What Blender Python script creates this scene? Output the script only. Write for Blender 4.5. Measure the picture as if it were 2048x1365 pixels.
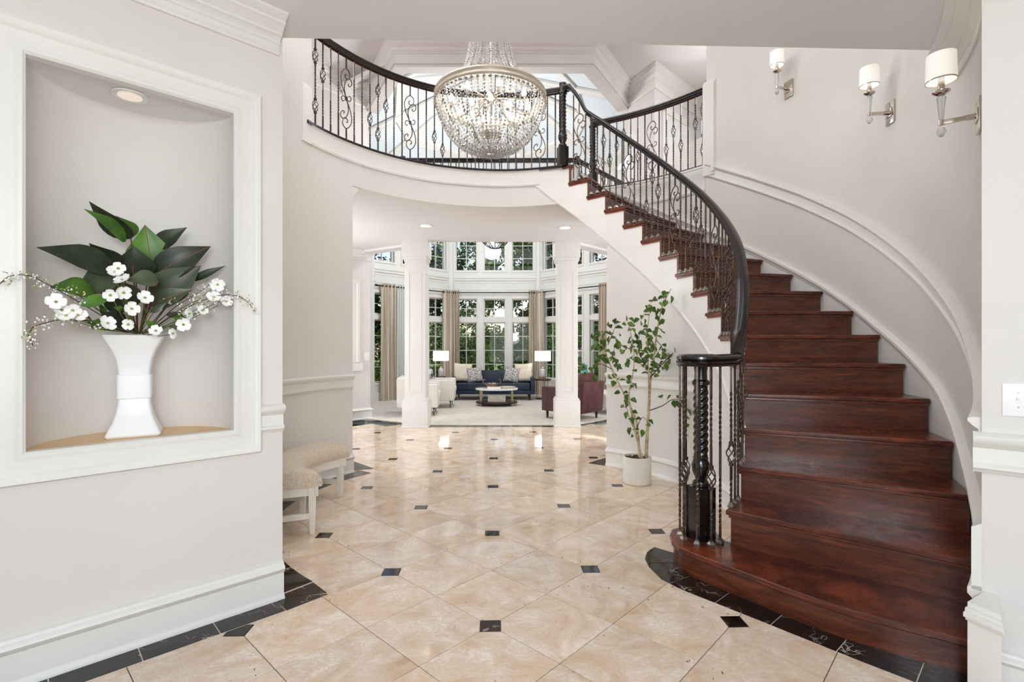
import bpy, bmesh, math, random
from math import sin, cos, pi, radians, sqrt, atan2, hypot
from mathutils import Vector, Matrix

for o in list(bpy.data.objects):
    bpy.data.objects.remove(o, do_unlink=True)
SC = bpy.context.scene
COL = SC.collection
random.seed(7)
PI = pi

# ------------------------------------------------------------------ camera, sky, light, exposure
EYE = 1.308
FOC = 1011.0
YAW = math.atan(32 / 1011)
FW = Vector((sin(YAW), cos(YAW), 0)); RT = Vector((cos(YAW), -sin(YAW), 0))
cam_d = bpy.data.cameras.new('camera'); cam = bpy.data.objects.new('camera', cam_d); COL.objects.link(cam)
cam.location = (0, 0, EYE); cam.rotation_euler = (PI / 2, 0, -YAW)
cam_d.sensor_width = 36; cam_d.lens = 36 * FOC / 2048; cam_d.shift_y = 6.5 / 2048
cam_d.clip_start = 0.05; cam_d.clip_end = 300
SC.camera = cam

world = bpy.data.worlds.new('world'); SC.world = world; world.use_nodes = True
wn = world.node_tree; wn.nodes.clear()
wo = wn.nodes.new('ShaderNodeOutputWorld'); wb = wn.nodes.new('ShaderNodeBackground')
sky = wn.nodes.new('ShaderNodeTexSky'); sky.sky_type = 'NISHITA'
sky.sun_disc = False; sky.sun_elevation = radians(48); sky.sun_rotation = radians(25); sky.air_density = 1.0; sky.dust_density = 1.5
wb.inputs[1].default_value = 0.12
wn.links.new(sky.outputs[0], wb.inputs[0]); wn.links.new(wb.outputs[0], wo.inputs[0])

def light(name, kind, loc, energy, color=(1, 1, 1), size=1.0, size_y=None, target=None, spread=None):
    d = bpy.data.lights.new(name, kind); d.energy = energy; d.color = color
    if kind == 'AREA':
        d.shape = 'RECTANGLE'; d.size = size; d.size_y = size_y or size
        if spread: d.spread = spread
    elif kind == 'SUN': d.angle = size
    else: d.shadow_soft_size = size
    o = bpy.data.objects.new(name, d); COL.objects.link(o); o.location = loc
    if target is not None:
        o.rotation_euler = (Vector(target) - Vector(loc)).to_track_quat('-Z', 'Y').to_euler()
    return o
light('sun', 'SUN', (4, 20, 14), 3.6, (1, .95, .86), 0.02, target=(0.2, 9.5, 0))
# unseen fills added for the entry, then daylight of the upper front window
light('entry_fill', 'AREA', (0, -1.75, 1.5), 32, (.96, .98, 1), 2.6, 2.4, target=(0, 3, 1.6))  # area light added behind the camera to brighten the entry
light('entry_point_fill', 'POINT', (.1, .3, 1.6), 21, (.97, .985, 1), .30)  # no fixture here, point light added to lift the near walls
light('entry_ceiling_fill', 'AREA', (0, -.7, 1.7), 29, (.93, .97, 1), .5, .5, target=(0, 1.6, 2.95))  # added without a fixture, brightens the entry ceiling from below
light('upper_window_daylight', 'AREA', (0.2, 2.95, 4.9), 24, (.97, .985, 1), 3.0, 1.7, target=(0.2, 7.2, 4.2))
light('rotunda_fill', 'AREA', (-.7, 4.2, 5.95), 52, (.97, .985, 1), 2.4, 2.8, target=(1.7, 3.6, 1.0))  # overhead fill added for the rotunda and stair wall, not a cove
light('hall_fill', 'AREA', (-3.4, 6.9, 1.7), 50, (.97, .985, 1), 1.8, 2.0, target=(0, 6.9, 1.9))  # unseen area fills added at both ends of the hall
light('hall_fill_opposite', 'AREA', (3.6, 6.9, 1.7), 50, (.97, .985, 1), 1.8, 2.0, target=(0, 6.9, 1.9))
light('upper_hall_fill', 'POINT', (-3.4, 6.2, 5.0), 55, (.97, .985, 1), .35)  # out-of-view point fills added to brighten the upper ceilings and walls
light('upper_hall_fill_opposite', 'POINT', (3.9, 7.4, 5.0), 55, (.97, .985, 1), .35)
light('living_room_fill', 'POINT', (-.35, 9.8, 4.4), 122, (.94, .975, 1), .30)  # point fill added for the bay walls and vault, not a fixture

SC.view_settings.view_transform = 'Standard'; SC.view_settings.look = 'None'
SC.view_settings.gamma = 1; SC.view_settings.use_curve_mapping = False
SC.view_settings.exposure = 0.63
SC.cycles.max_bounces = 10; SC.cycles.diffuse_bounces = 5; SC.cycles.glossy_bounces = 4
SC.cycles.transmission_bounces = 8; SC.cycles.transparent_max_bounces = 12
SC.cycles.use_denoising = True; SC.cycles.sample_clamp_indirect = 6
SC.cycles.caustics_reflective = False; SC.cycles.caustics_refractive = False

# ------------------------------------------------------------------ helpers
def ray(u, v): return FW + RT * ((u - 1024) / FOC) + Vector((0, 0, (689 - v) / FOC))
def onz(u, v, z=0.0):
    r = ray(u, v); return Vector((0, 0, EYE)) + r * ((z - EYE) / r.z)
def ond(u, v, d): return Vector((0, 0, EYE)) + ray(u, v) * d
def W(lat, d, z=0.0):
    p = RT * lat + FW * d; return Vector((p.x, p.y, z))

def tag(o, label=None, cat=None, group=None, kind=None):
    if label: o['label'] = label
    if cat: o['category'] = cat
    if group: o['group'] = group
    if kind: o['kind'] = kind
    return o
def thing(name, label, cat, loc=(0, 0, 0), rz=0, group=None):
    o = bpy.data.objects.new(name, None); COL.objects.link(o); o.empty_display_size = .1
    o.location = loc; o.rotation_euler = (0, 0, rz)
    return tag(o, label, cat, group)

class MB:
    def __init__(s): s.v = []; s.f = []
    def add(s, vs, fs):
        n = len(s.v); s.v += [tuple(p) for p in vs]; s.f += [tuple(i + n for i in f) for f in fs]; return s
    def box(s, x0, x1, y0, y1, z0, z1, M=None):
        vs = [Vector(p) for p in ((x0,y0,z0),(x1,y0,z0),(x1,y1,z0),(x0,y1,z0),(x0,y0,z1),(x1,y0,z1),(x1,y1,z1),(x0,y1,z1))]
        if M is not None: vs = [M @ p for p in vs]
        return s.add(vs, ((0,3,2,1),(4,5,6,7),(0,1,5,4),(1,2,6,5),(2,3,7,6),(3,0,4,7)))
    def loft(s, cols, close=True, caps=True, ring=False):
        n = len(cols[0]); vs = [p for c in cols for p in c]; fs = []
        m = len(cols)
        for i in range(m if ring else m - 1):
            j = (i + 1) % m
            for k in range(n if close else n - 1):
                l = (k + 1) % n
                fs.append((i*n+k, i*n+l, j*n+l, j*n+k))
        if caps and close and not ring:
            fs.append(tuple(range(n - 1, -1, -1))); fs.append(tuple((m-1)*n + k for k in range(n)))
        return s.add(vs, fs)
    def prism(s, poly, z0, z1):
        n = len(poly)
        return s.add([(p[0], p[1], z0) for p in poly] + [(p[0], p[1], z1) for p in poly],
            [tuple(range(n-1, -1, -1)), tuple(range(n, 2*n))] + [(i, (i+1) % n, n+(i+1) % n, n+i) for i in range(n)])
    def lathe(s, prof, c=(0, 0, 0), n=20, M=None, f=None):
        cols = []
        for k in range(n):
            a = 2*PI*k/n
            col = []
            for (r, z) in prof:
                rr = r if f is None else f(r, z, a)
                p = Vector((c[0] + rr*cos(a), c[1] + rr*sin(a), c[2] + z))
                col.append(M @ p if M is not None else p)
            cols.append(col)
        m = len(prof); s.loft(cols, close=False, ring=True)
        return s
    def tube(s, path, r, n=6, closed=False):
        path = [Vector(p) for p in path]; cols = []; m = len(path)
        ref = None
        for i, p in enumerate(path):
            if closed: t = path[(i+1) % m] - path[i-1]
            else: t = path[min(i+1, m-1)] - path[max(i-1, 0)]
            if t.length < 1e-9: t = Vector((0, 0, 1))
            t.normalize()
            if ref is None: ref = t.orthogonal().normalized()
            a = (ref - t * ref.dot(t))
            a = a.normalized() if a.length > 1e-6 else t.orthogonal().normalized()
            ref = a; b = t.cross(a)
            rr = r[i] if isinstance(r, (list, tuple)) else r
            cols.append([p + a*(rr*cos(2*PI*k/n)) + b*(rr*sin(2*PI*k/n)) for k in range(n)])
        return s.loft(cols, ring=closed)
    def mesh(s, name, smooth=40, bevel=0, seg=2):
        bm = bmesh.new(); bv = [bm.verts.new(p) for p in s.v]
        for f in s.f:
            if len(set(f)) < 3: continue
            try: bm.faces.new([bv[i] for i in f])
            except ValueError: pass
        bmesh.ops.recalc_face_normals(bm, faces=bm.faces)
        if bevel:
            es = [e for e in bm.edges if len(e.link_faces) == 2 and e.calc_face_angle(0) > .6]
            bmesh.ops.bevel(bm, geom=es, offset=bevel, segments=seg, profile=.7, affect='EDGES', clamp_overlap=True)
        me = bpy.data.meshes.new(name); bm.to_mesh(me); bm.free()
        if bevel and bevel <= .012: smooth = 12
        if smooth:
            me.shade_smooth(); me.set_sharp_from_angle(angle=radians(smooth))
        return me
    def build(s, name, mat, parent=None, loc=None, smooth=40, bevel=0, seg=2, kind=None, label=None):
        me = s.mesh(name, smooth, bevel, seg); me.materials.append(mat)
        return link(name, me, parent, loc, kind, label)
def link(name, me, parent=None, loc=None, kind=None, label=None):
    o = bpy.data.objects.new(name, me); COL.objects.link(o)
    if parent is not None: o.parent = parent
    if loc is not None: o.location = loc
    if kind: o['kind'] = kind
    if label: o['label'] = label
    return o
def struct(name, mb, mat, parent=None, **k):
    o = mb.build(name, mat, parent, **k)
    if parent is None: o['kind'] = 'structure'
    return o
def copy_tree(o, parent=None):
    c = o.copy(); COL.objects.link(c)
    if parent is not None: c.parent = parent
    for ch in list(o.children): copy_tree(ch, c)
    return c
def grid_box(s0, s1, t0, t1, holes, put):
    """cells of a rectangle that are outside all holes, merged along t where possible"""
    xs = sorted({s0, s1} | {h[0] for h in holes} | {h[1] for h in holes})
    ts = sorted({t0, t1} | {h[2] for h in holes} | {h[3] for h in holes})
    for i in range(len(xs) - 1):
        run = None
        for j in range(len(ts) - 1):
            cx, ct = (xs[i]+xs[i+1])/2, (ts[j]+ts[j+1])/2
            hole = any(h[0] < cx < h[1] and h[2] < ct < h[3] for h in holes)
            if hole:
                if run is not None: put(xs[i], xs[i+1], run, ts[j]); run = None
            elif run is None: run = ts[j]
        if run is not None: put(xs[i], xs[i+1], run, ts[-1])
def sweep(path, prof, side=1, ring=False, mb=None):
    """profile (offset to the side, height) carried along a path"""
    mb = mb or MB(); cols = []; m = len(path); P = [Vector(p) for p in path]
    for i in range(m):
        def dirn(a, b):
            t = (P[b] - P[a]); t.z = 0; return t.normalized()
        if ring: t0 = dirn((i-1) % m, i); t1 = dirn(i, (i+1) % m)
        else:
            t0 = dirn(i-1, i) if i > 0 else dirn(i, i+1); t1 = dirn(i, i+1) if i < m-1 else t0
        n0 = Vector((-t0.y, t0.x, 0)); n1 = Vector((-t1.y, t1.x, 0)); n = (n0 + n1)
        if n.length < 1e-6: n = n0
        n.normalize(); k = 1 / max(.35, n.dot(n0))
        cols.append([P[i] + n*(a*side*k) + Vector((0, 0, b)) for a, b in prof])
    return mb.loft(cols, ring=ring)

# ------------------------------------------------------------------ materials
def rgb(r, g, b):
    f = lambda c: ((c/255)/12.92 if c <= 10 else (((c/255)+.055)/1.055)**2.4)
    return (f(r), f(g), f(b), 1)
def mat(name, col, rough=.5, metal=0.0, spec=.5, coat=0.0, emit=None, estr=1.0, trans=0.0, ior=1.45, sheen=0, alpha=1.0):
    m = bpy.data.materials.new(name); m.use_nodes = True
    b = m.node_tree.nodes['Principled BSDF']; I = b.inputs
    I['Base Color'].default_value = col; I['Roughness'].default_value = rough; I['Metallic'].default_value = metal
    I['Specular IOR Level'].default_value = spec; I['Coat Weight'].default_value = coat; I['IOR'].default_value = ior
    I['Transmission Weight'].default_value = trans; I['Sheen Weight'].default_value = sheen; I['Alpha'].default_value = alpha
    if emit: I['Emission Color'].default_value = emit; I['Emission Strength'].default_value = estr
    return m
class N:
    def __init__(s, m): s.t = m.node_tree; s.b = s.t.nodes['Principled BSDF']
    def n(s, typ, **k):
        o = s.t.nodes.new('ShaderNode' + typ)
        for a, b in k.items():
            if a.startswith('i_'):
                key = a[2:]; key = int(key) if key.isdigit() else key.replace('_', ' ')
                o.inputs[key].default_value = b
            else: setattr(o, a, b)
        return o
    def l(s, a, b): s.t.links.new(a, b)
    def ramp(s, fac, stops):
        r = s.n('ValToRGB'); e = r.color_ramp.elements
        while len(e) < len(stops): e.new(.5)
        for el, (p, c) in zip(e, stops): el.position = p; el.color = c
        s.l(fac, r.inputs[0]); return r.outputs[0]
    def coords(s, scale=(1, 1, 1), rnd=0, space='Object'):
        tc = s.n('TexCoord'); out = tc.outputs[space]
        if space == 'World': out = None
        if rnd:
            oi = s.n('ObjectInfo'); cx = s.n('CombineXYZ'); mu = s.n('Math', operation='MULTIPLY'); mu.inputs[1].default_value = rnd
            s.l(oi.outputs['Random'], mu.inputs[0]); s.l(mu.outputs[0], cx.inputs[0]); s.l(mu.outputs[0], cx.inputs[1]); s.l(mu.outputs[0], cx.inputs[2])
            ad = s.n('VectorMath', operation='ADD'); s.l(out, ad.inputs[0]); s.l(cx.outputs[0], ad.inputs[1]); out = ad.outputs[0]
        mp = s.n('Mapping'); mp.inputs['Scale'].default_value = scale; s.l(out, mp.inputs[0]); return mp.outputs[0]
    def bump(s, h, strength=.1, dist=.01):
        b = s.n('Bump'); b.inputs['Strength'].default_value = strength; b.inputs['Distance'].default_value = dist
        s.l(h, b.inputs['Height']); s.l(b.outputs[0], s.b.inputs['Normal'])

def noise_mat(name, c1, c2, scale=3, rough=.6, bump=0.0, bs=120, stretch=(1, 1, 1), **k):
    m = mat(name, c1, rough, **k); n = N(m); co = n.coords(stretch)
    t = n.n('TexNoise', i_Scale=scale, i_Detail=4.0); n.l(co, t.inputs['Vector'])
    n.l(n.ramp(t.outputs['Fac'], [(.35, c1), (.65, c2)]), n.b.inputs['Base Color'])
    if bump:
        t2 = n.n('TexNoise', i_Scale=bs, i_Detail=3.0); n.l(co, t2.inputs['Vector']); n.bump(t2.outputs['Fac'], bump, .004)
    return m
M = {}
M['wall'] = noise_mat('wall_paint', rgb(222, 218, 214), rgb(217, 213, 208), 1.3, .75, .06, 90)
M['wall_cool'] = noise_mat('hall_paint', rgb(222, 218, 217), rgb(218, 214, 213), 1.3, .75, .05, 90)
M['ceiling'] = noise_mat('ceiling_paint', rgb(226, 224, 223), rgb(222, 220, 219), 1.1, .8, .05, 90)
M['trim'] = noise_mat('trim_paint', rgb(229, 227, 222), rgb(225, 223, 218), 2.0, .42, .03, 40)
M['vault'] = noise_mat('vault_paint', rgb(226, 232, 236), rgb(220, 227, 232), 1.3, .7)
M['grout'] = mat('dark_grout', rgb(92, 78, 66), .8)
M['white_grout'] = mat('light_grout', rgb(232, 226, 214), .6)
M['switch_white'] = mat('switch_plate_white', rgb(238, 238, 238), .3)
M['plaster_white'] = mat('plastic_white', rgb(238, 236, 232), .35)

def marble():
    m = mat('cream_marble', rgb(222, 200, 172), .1, coat=.0); n = N(m)
    co = n.coords((1, 1, 1), rnd=37)
    t = n.n('TexNoise', i_Scale=4.2, i_Detail=8.0, i_Roughness=.62, i_Distortion=1.2); n.l(co, t.inputs['Vector'])
    base = n.ramp(t.outputs['Fac'], [(.28, rgb(198, 168, 138)), (.42, rgb(219, 196, 171)), (.54, rgb(228, 211, 193)), (.70, rgb(241, 231, 220))])
    t2 = n.n('TexNoise', i_Scale=9.0, i_Detail=10.0, i_Roughness=.7, i_Distortion=2.5); n.l(n.coords((1, 1.9, 1), rnd=91), t2.inputs['Vector'])
    vein = n.ramp(t2.outputs['Fac'], [(.44, (0, 0, 0, 1)), (.5, (1, 1, 1, 1)), (.56, (0, 0, 0, 1))])
    mx = n.n('MixRGB', blend_type='MIX'); mul = n.n('Math', operation='MULTIPLY'); mul.inputs[1].default_value = .55
    n.l(vein, mul.inputs[0]); n.l(mul.outputs[0], mx.inputs[0]); n.l(base, mx.inputs[1]); mx.inputs[2].default_value = rgb(206, 180, 152)
    # small pits of the stone
    v = n.n('TexNoise', i_Scale=60.0, i_Detail=2.0); n.l(n.coords((1, .5, 1), rnd=13), v.inputs['Vector'])
    t3 = n.n('TexNoise', i_Scale=2.2, i_Detail=2.0); n.l(co, t3.inputs['Vector'])
    pm = n.n('Math', operation='MULTIPLY'); n.l(n.ramp(v.outputs['Fac'], [(.69, (0, 0, 0, 1)), (.73, (1, 1, 1, 1))]), pm.inputs[0])
    n.l(n.ramp(t3.outputs['Fac'], [(.5, (0, 0, 0, 1)), (.62, (1, 1, 1, 1))]), pm.inputs[1])
    mx2 = n.n('MixRGB'); n.l(pm.outputs[0], mx2.inputs[0]); n.l(mx.outputs[0], mx2.inputs[1]); mx2.inputs[2].default_value = rgb(120, 98, 78)
    oi = n.n('ObjectInfo'); hs = n.n('HueSaturation'); mr = n.n('MapRange'); mr.inputs['To Min'].default_value = .90; mr.inputs['To Max'].default_value = 1.04
    n.l(oi.outputs['Random'], mr.inputs[0]); n.l(mr.outputs[0], hs.inputs['Value']); n.l(mx2.outputs[0], hs.inputs['Color'])
    n.l(hs.outputs[0], n.b.inputs['Base Color'])
    n.l(n.ramp(t.outputs['Fac'], [(.3, (.05,)*3 + (1,)), (.7, (.11,)*3 + (1,))]), n.b.inputs['Roughness'])
    return m
M['marble'] = marble()
def black_marble():
    m = mat('black_marble', rgb(26, 20, 18), .07); n = N(m); co = n.coords((1, 1, 1), rnd=53)
    d = n.n('TexNoise', i_Scale=3.0, i_Detail=4.0); n.l(co, d.inputs['Vector'])
    ad = n.n('VectorMath', operation='ADD'); n.l(co, ad.inputs[0]); n.l(d.outputs['Color'], ad.inputs[1])
    v = n.n('TexVoronoi', feature='DISTANCE_TO_EDGE', i_Scale=5.0); n.l(ad.outputs[0], v.inputs['Vector'])
    t = n.n('TexNoise', i_Scale=6.0, i_Detail=5.0); n.l(co, t.inputs['Vector'])
    mu = n.n('Math', operation='MULTIPLY'); n.l(n.ramp(v.outputs['Distance'], [(0, (1,)*4), (.018, (0, 0, 0, 1))]), mu.inputs[0])
    n.l(n.ramp(t.outputs['Fac'], [(.5, (0, 0, 0, 1)), (.62, (1,)*4)]), mu.inputs[1])
    mx = n.n('MixRGB'); n.l(mu.outputs[0], mx.inputs[0]); mx.inputs[2].default_value = rgb(190, 184, 176)
    n.l(n.ramp(t.outputs['Fac'], [(.3, rgb(14, 11, 11)), (.7, rgb(46, 34, 28))]), mx.inputs[1]); n.l(mx.outputs[0], n.b.inputs['Base Color'])
    return m
M['black_marble'] = black_marble()
def wood(name, c1, c2, c3, rough=.28, sc=(1.5, 1.5, 14), scale=3.2, coat=.25):
    m = mat(name, c1, rough, coat=coat); m.node_tree.nodes['Principled BSDF'].inputs['Coat Roughness'].default_value = .18
    n = N(m); co = n.coords(sc, rnd=11)
    t = n.n('TexNoise', i_Scale=scale, i_Detail=7.0, i_Roughness=.6, i_Distortion=.6); n.l(co, t.inputs['Vector'])
    n.l(n.ramp(t.outputs['Fac'], [(.3, c1), (.5, c2), (.72, c3)]), n.b.inputs['Base Color'])
    t2 = n.n('TexNoise', i_Scale=scale*3, i_Detail=4.0); n.l(co, t2.inputs['Vector'])
    n.l(n.ramp(t2.outputs['Fac'], [(.3, (rough*.7,)*3+(1,)), (.7, (rough*1.3,)*3+(1,))]), n.b.inputs['Roughness'])
    n.bump(t2.outputs['Fac'], .05, .002)
    return m
M['mahogany'] = wood('mahogany_stair_wood', rgb(48, 20, 12), rgb(84, 36, 20), rgb(128, 60, 34))
M['mahogany_riser'] = wood('mahogany_riser_wood', rgb(58, 28, 17), rgb(88, 43, 25), rgb(122, 62, 37), rough=.3)
M['red_wood'] = wood('red_nosing_wood', rgb(96, 34, 18), rgb(126, 50, 28), rgb(160, 76, 44), .25)
M['rail'] = wood('ebony_stained_rail', rgb(12, 8, 7), rgb(22, 14, 12), rgb(40, 25, 19), .2, coat=.2)
M['newel_black'] = mat('newel_black_lacquer', rgb(20, 17, 17), .2, coat=.5)
M['iron'] = noise_mat('bronzed_iron', rgb(74, 60, 52), rgb(104, 88, 78), 30, .38, metal=.75)
M['iron_dark'] = noise_mat('dark_iron', rgb(38, 34, 33), rgb(60, 54, 50), 30, .45, metal=.6)
M['pewter'] = mat('pewter_metal', rgb(150, 142, 130), .3, metal=.9)
M['nickel'] = mat('polished_nickel', rgb(206, 196, 184), .12, metal=1.0)
M['silver_leaf'] = noise_mat('silver_leaf', rgb(206, 196, 182), rgb(186, 174, 158), 14, .4, metal=.3, stretch=(1, 1, 5))
M['crystal'] = mat('crystal', rgb(252, 252, 252), .03, trans=.55, ior=1.5, spec=1)
M['smoke_crystal'] = mat('smoky_crystal', rgb(176, 164, 150), .08, trans=.35, ior=1.5, metal=.2)
M['shade'] = mat('lamp_shade_linen', rgb(244, 240, 234), .8, emit=(1, .93, .85, 1), estr=.22)
M['shade_lit'] = mat('lit_lamp_shade', rgb(250, 250, 250), .8, emit=(1, .98, .95, 1), estr=1.6)
M['bulb'] = mat('bulb_glass_lit', (1, .95, .88, 1), .3, emit=(1, .92, .80, 1), estr=38)
M['downlight'] = mat('downlight_lens', (1, 1, 1, 1), .3, emit=(1, .97, .93, 1), estr=2.6)
M['downlight_dim'] = mat('downlight_cone', rgb(220, 200, 180), .25, metal=.7, emit=(1, .93, .85, 1), estr=.25)
M['ceramic'] = mat('white_ceramic', rgb(242, 242, 242), .3)
M['pot'] = noise_mat('cream_pot', rgb(228, 223, 212), rgb(221, 215, 203), 9, .6)
M['soil'] = noise_mat('moss_soil', rgb(52, 40, 30), rgb(88, 72, 54), 40, .9, .6, 60)
def leafmat(name, c1, c2, rough=.4, scale=9):
    m = mat(name, c1, rough); n = N(m); t = n.n('TexNoise', i_Scale=float(scale), i_Detail=3.0); n.l(n.coords((1, 1, 1), rnd=9), t.inputs['Vector'])
    oi = n.n('ObjectInfo'); hs = n.n('HueSaturation'); mr = n.n('MapRange'); mr.inputs['To Min'].default_value = .75; mr.inputs['To Max'].default_value = 1.25
    n.l(oi.outputs['Random'], mr.inputs[0]); n.l(mr.outputs[0], hs.inputs['Value'])
    n.l(n.ramp(t.outputs['Fac'], [(.35, c1), (.65, c2)]), hs.inputs['Color']); n.l(hs.outputs[0], n.b.inputs['Base Color'])
    return m
M['leaf'] = leafmat('tree_leaf', rgb(52, 84, 30), rgb(96, 122, 46))
M['leaf_dark'] = leafmat('dark_leaf', rgb(24, 34, 20), rgb(46, 54, 34))
M['leaf_green'] = leafmat('bright_leaf', rgb(54, 92, 26), rgb(86, 128, 44))
M['leaf_grey'] = leafmat('greyish_leaf', rgb(58, 70, 50), rgb(84, 92, 68))
M['leaf_vein'] = mat('leaf_vein', rgb(150, 92, 60), .5)
M['stem_red'] = mat('burgundy_stem', rgb(92, 26, 32), .5)
M['stem_green'] = mat('green_stem', rgb(110, 118, 60), .6)
M['twig'] = mat('dark_twig', rgb(52, 36, 32), .7)
M['bark'] = noise_mat('pale_bark', rgb(206, 190, 150), rgb(150, 128, 92), 26, .8, .3, 60)
M['petal'] = mat('white_petal', rgb(248, 246, 244), .6)
M['berry'] = mat('sprig_buds', rgb(214, 196, 160), .6)
M['sprig'] = noise_mat('sprig_green', rgb(110, 128, 66), rgb(176, 176, 120), 60, .6)
M['niche_floor'] = noise_mat('tan_shelf_stone', rgb(216, 176, 116), rgb(226, 190, 136), 6, .35)
M['linen'] = noise_mat('oatmeal_upholstery', rgb(214, 200, 182), rgb(196, 180, 160), 60, .9, .35, 140, sheen=.2)
M['white_wood'] = noise_mat('antique_white_wood', rgb(232, 226, 216), rgb(224, 217, 205), 5, .5)
M['navy'] = noise_mat('navy_leather', rgb(8, 20, 42), rgb(14, 32, 58), 9, .3)
M['brown_leather'] = noise_mat('burgundy_leather', rgb(94, 56, 56), rgb(74, 42, 40), 7, .38)
M['boucle'] = noise_mat('cream_boucle', rgb(232, 228, 220), rgb(222, 216, 206), 50, .9, .3, 90)
M['cream_pillow'] = noise_mat('cream_cushion', rgb(226, 210, 186), rgb(238, 226, 206), 12, .9)
M['speckle'] = noise_mat('speckled_cushion', rgb(236, 232, 226), rgb(90, 80, 78), 42, .9)
M['bw'] = noise_mat('black_white_print', rgb(240, 240, 238), rgb(20, 20, 22), 9, .8)
M['dark_leg'] = mat('dark_wood_leg', rgb(52, 28, 22), .4)
M['black_metal'] = mat('black_metal', rgb(20, 20, 20), .4, metal=.5)
M['carpet'] = noise_mat('pale_carpet', rgb(226, 219, 208), rgb(214, 206, 194), 7, .95, .5, 160)
M['rug_line'] = mat('rug_edge', rgb(188, 190, 196), .9)
M['curtain'] = noise_mat('curtain_stripe', rgb(238, 231, 218), rgb(170, 150, 122), 2.6, .85, stretch=(14, 14, .15))
M['sheer'] = mat('sheer_curtain', rgb(232, 234, 232), .9, trans=0, alpha=.7)
M['tablewhite'] = noise_mat('white_marble_top', rgb(240, 238, 236), rgb(222, 220, 220), 4, .12)
M['brass'] = mat('champagne_metal', rgb(196, 184, 156), .25, metal=1)
M['book'] = mat('ivory_book', rgb(232, 226, 214), .6)
M['basket'] = noise_mat('driftwood', rgb(150, 128, 108), rgb(104, 84, 70), 30, .7)
M['box'] = noise_mat('shagreen_box', rgb(214, 205, 190), rgb(196, 186, 170), 20, .5)
M['turquoise'] = mat('turquoise_ceramic', rgb(96, 208, 190), .4)
M['ground'] = noise_mat('lawn_ground', rgb(70, 92, 40), rgb(96, 112, 56), 2, .95)
M['bark_dark'] = noise_mat('tree_bark', rgb(70, 54, 42), rgb(44, 34, 28), 8, .9)
M['lawn_leaf'] = noise_mat('garden_leaves', rgb(46, 84, 24), rgb(128, 160, 58), 1.2, .6)
M['lawn_leaf2'] = noise_mat('garden_leaves_dark', rgb(26, 46, 20), rgb(66, 86, 40), 1.2, .6)
def glass_mat():
    m = bpy.data.materials.new('window_glass'); m.use_nodes = True; t = m.node_tree; t.nodes.clear()
    o = t.nodes.new('ShaderNodeOutputMaterial'); mx = t.nodes.new('ShaderNodeMixShader'); tr = t.nodes.new('ShaderNodeBsdfTransparent')
    gl = t.nodes.new('ShaderNodeBsdfGlossy'); gl.inputs['Roughness'].default_value = .02; fr = t.nodes.new('ShaderNodeFresnel'); fr.inputs[0].default_value = 1.3
    tr.inputs[0].default_value = (.96, .98, .98, 1)
    t.links.new(fr.outputs[0], mx.inputs[0]); t.links.new(tr.outputs[0], mx.inputs[1]); t.links.new(gl.outputs[0], mx.inputs[2]); t.links.new(mx.outputs[0], o.inputs[0])
    return m
M['glass'] = glass_mat()

# ------------------------------------------------------------------ plan of the rotunda
CX, CY = .086, 4.071
RISE = .197; STEP = 7.37; A1 = -52.9
FLOOR2 = RISE * 17
CEIL = 2.95; CEIL2 = 6.08
ROUT = 2.82
_R = [(-70, 1.755), (50, 1.755), (60, 1.80), (70, 1.87), (93, 1.91), (118, 1.93), (140, 1.93), (160, 1.94), (172, 1.95), (231, 1.855), (260, 1.85)]
def RI(a):
    for (a0, r0), (a1, r1) in zip(_R, _R[1:]):
        if a0 <= a <= a1:
            t = (a - a0) / (a1 - a0); t = t*t*(3 - 2*t); return r0 + (r1 - r0)*t
    return _R[0][1] if a < 0 else _R[-1][1]
def pol(a, R, z=0.0): return Vector((CX + R*cos(radians(a)), CY + R*sin(radians(a)), z))
def pitch0(a): return RISE * (1 + (a - A1) / STEP)
AK = [None, -50.7, -43.0, -35.3, -27.8, -20.7, -14.0, -7.6, -1.1, 6.4] + [13.7 + STEP*i for i in range(10)]
ZK = [0, .150] + [.150 + .2048*i for i in range(1, 7)] + [1.379 + RISE*i for i in range(1, 12)]
def ang(k): return AK[k]
def pitch(a):
    if a < AK[1]: return max(0, ZK[1] + (a-AK[1])*.0266)
    for k in range(1, 18):
        if a <= AK[k+1]: return ZK[k] + (ZK[k+1]-ZK[k])*(a-AK[k])/(AK[k+1]-AK[k])
    return ZK[18] + (a-AK[18])*.0267
def frange(a, b, n): return [a + (b - a)*i/n for i in range(n + 1)]

LC = Vector((-1.104, 2.652, 0)); LU = Vector((.742, .670, 0)); LN = Vector((.670, -.742, 0))   # left diagonal wall: corner, direction, room normal
RC = Vector((1.866, 1.872, 0)); RU = Vector((.742, -.670, 0)); RN = Vector((-.670, -.742, 0))  # right diagonal wall
def lw(s, z=0.0, off=0.0): return LC + LU*s + LN*off + Vector((0, 0, z))

# ------------------------------------------------------------------ floor of cream marble tiles with black inserts
fl = struct('floor', MB().box(-7, 7, -2.4, 8.02, -.12, -.0035), M['grout'])
T = .4064; OX, OY = -.026, 2.350; g = .0016; q = .0475
def tile_mesh(corner):
    h = T / sqrt(2) - g*1.5
    c = []
    for k, (dx, dy) in enumerate(((1, 0), (0, 1), (-1, 0), (0, -1))):
        if k == corner:
            e = T/sqrt(2) - q - .002; w = h - e
            pts = [(e*dx + w*dy, e*dy - w*dx), (e*dx - w*dy, e*dy + w*dx)]
            c += pts
        else: c.append((h*dx, h*dy))
    me = MB().prism(c, -.02, 0).mesh('floor_tile', 0, .0009, 1); me.materials.append(M['marble']); return me
TM = [tile_mesh(k) for k in range(4)]
dm = MB().box(-q+g, q-g, -q+g, q-g, -.02, 0).mesh('floor_tile', 0, .0009, 1); dm.materials.append(M['black_marble'])
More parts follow.
